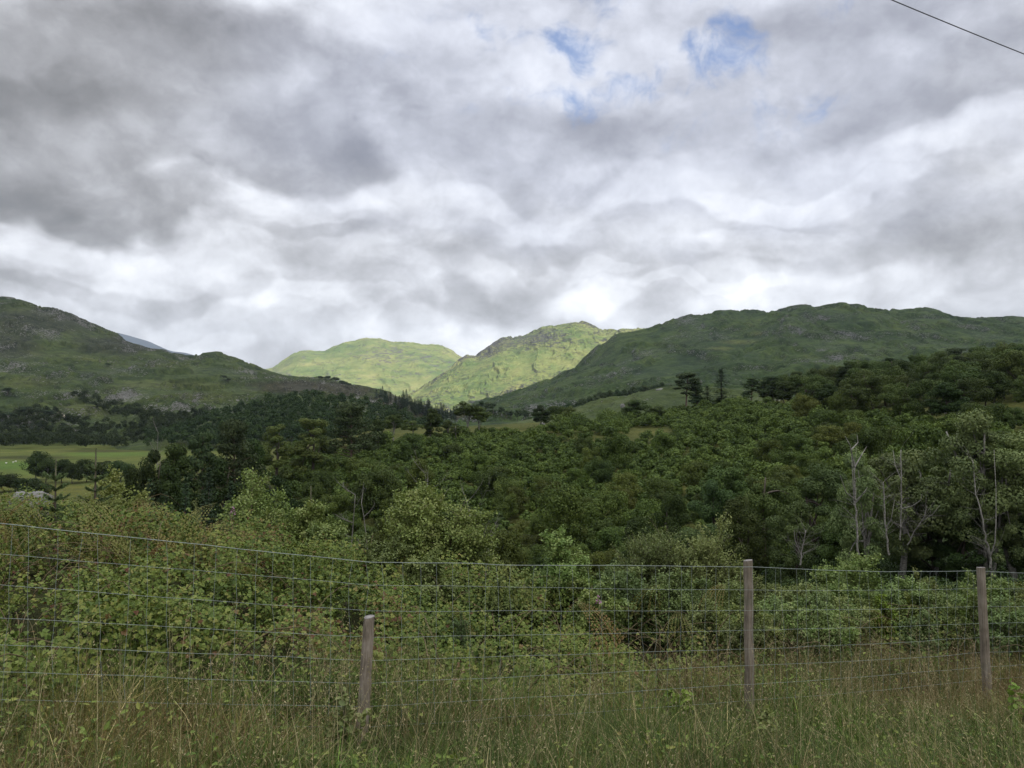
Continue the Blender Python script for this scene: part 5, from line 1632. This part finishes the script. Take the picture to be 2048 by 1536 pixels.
post(at(738, 1234, 4.56), at(724, 1455, 4.50), .031, .037, 1, 'short leaning post with a pale sawn top')
post(at(1496, 1121, 5.86), at(1499, 1440, 5.86), .033, .036, 2, 'tall upright post')
post(at(1961, 1135, 6.57), at(1976, 1425, 6.57), .033, .037, 3, 'tall post leaning slightly')
post(np.array([-3.95, fence_x2y(-3.95) + .06, -.35]), np.array([-3.98, fence_x2y(-3.95) + .06, -1.65]), .033, .037, 4, 'weathered post')
post(np.array([6.75, fence_x2y(6.75) + .06, -1.5]), np.array([6.78, fence_x2y(6.75) + .06, -2.5]), .033, .037, 5, 'weathered post')
WU = np.array([0, 340, 540, 740, 1000, 1250, 1420, 1497, 1570, 1700, 1965])
WT = np.array([1038, 1072, 1096, 1114, 1123, 1131, 1137, 1133, 1141, 1146, 1142])
L0 = np.array([1038, 1103, 1166, 1230, 1285, 1341, 1396, 1448, 1495]); L1 = np.array([1114, 1166, 1218, 1271, 1317, 1363, 1409, 1450, 1490])
L2 = np.array([1133, 1180, 1220, 1260, 1297, 1331, 1368, 1401, 1436]); L3 = np.array([1142, 1177, 1213, 1246, 1274, 1305, 1333, 1359, 1384])


def wire_z(i, x):
    """height of wire i at fence position x, from the four surveyed columns"""
    yy = fence_x2y(x)
    px, pz = [], []
    for u, Lk in ((0, L0), (740, L1), (1497, L2), (1965, L3)):
        a = (u / 2 - CX) / F; X = 4.99 * a / (1 - .44 * a)
        if X > 1.8: X = (4.99 + .09) * a / (1 - .39 * a)
        px.append(X); pz.append(float(at(u, Lk[i], fence_x2y(X))[2]))
    px = np.array(px); pz = np.array(pz)
    lo = pz[0] + (x - px[0]) * (pz[1] - pz[0]) / (px[1] - px[0]); hi = pz[3] + (x - px[3]) * (pz[3] - pz[2]) / (px[3] - px[2])
    z = np.interp(x, px, pz)
    z = np.where(x < px[0], lo, np.where(x > px[3], hi, z))
    # sag between the posts, and a slight waviness
    for a_, b_ in ((-3.95, 1.80), (1.80, 3.98), (3.98, 6.75)):
        f = np.clip((x - a_) / (b_ - a_), 0, 1)
        z = z - (.028 if i == 0 else .012) * 4 * f * (1 - f) * ((x >= a_) & (x <= b_)) * (1 if b_ - a_ > 3 else .7)
    return z + .004 * fbm(x * 3 + i * 9, x * 0 + i, 3)


XS = np.linspace(-3.95, 6.75, 215)
nets, top = MB(), MB()
for i in range(9):
    P = np.stack([XS, fence_x2y(XS) + .012 * fbm(XS * 2 + i, XS * 0 + i * 3, 2), wire_z(i, XS)], 1) - o0
    if i == 0: tube(top, P, .0018, 5)
    else: tube(nets, P, .00095, 4)
for xv in np.arange(-3.9, 6.72, .098):
    xv = xv + rng.normal() * .006
    zs = np.array([float(wire_z(i, np.array([xv]))[0]) for i in range(9)])
    P = np.stack([xv + rng.normal(size=9) * .005 + .012 * np.linspace(-1, 1, 9) * rng.normal(), np.full(9, float(fence_x2y(xv))) + rng.normal(size=9) * .004, zs], 1) - o0
    tube(nets, P, .00095, 4)
link('netting', nets.mesh('netting', M_WIRE), fence)
link('top_wire', top.mesh('top_wire', M_WIRE), fence)

# ------------------------------------------------------------------ overhead cable
A_ = np.array([float(q) for q in at(1784, 0, 11.25)]); B_ = np.array([float(q) for q in at(2048, 108, 12.95)])
dv = B_ - A_
P = np.array([A_ + dv * k + np.array([0, 0, .0016 * ((k - .5) ** 2 - .25) * np.dot(dv, dv)]) for k in np.linspace(-14, 14, 90)])
mb = MB(); tube(mb, P - A_, .0082, 6)
tag(link('overhead_cable', mb.mesh('overhead_cable', plain_mat('black_cable', (.085, .085, .09), .6)), None, A_), 'single dark overhead cable crossing the top right of the sky', 'cable')
#ENDNEAR#
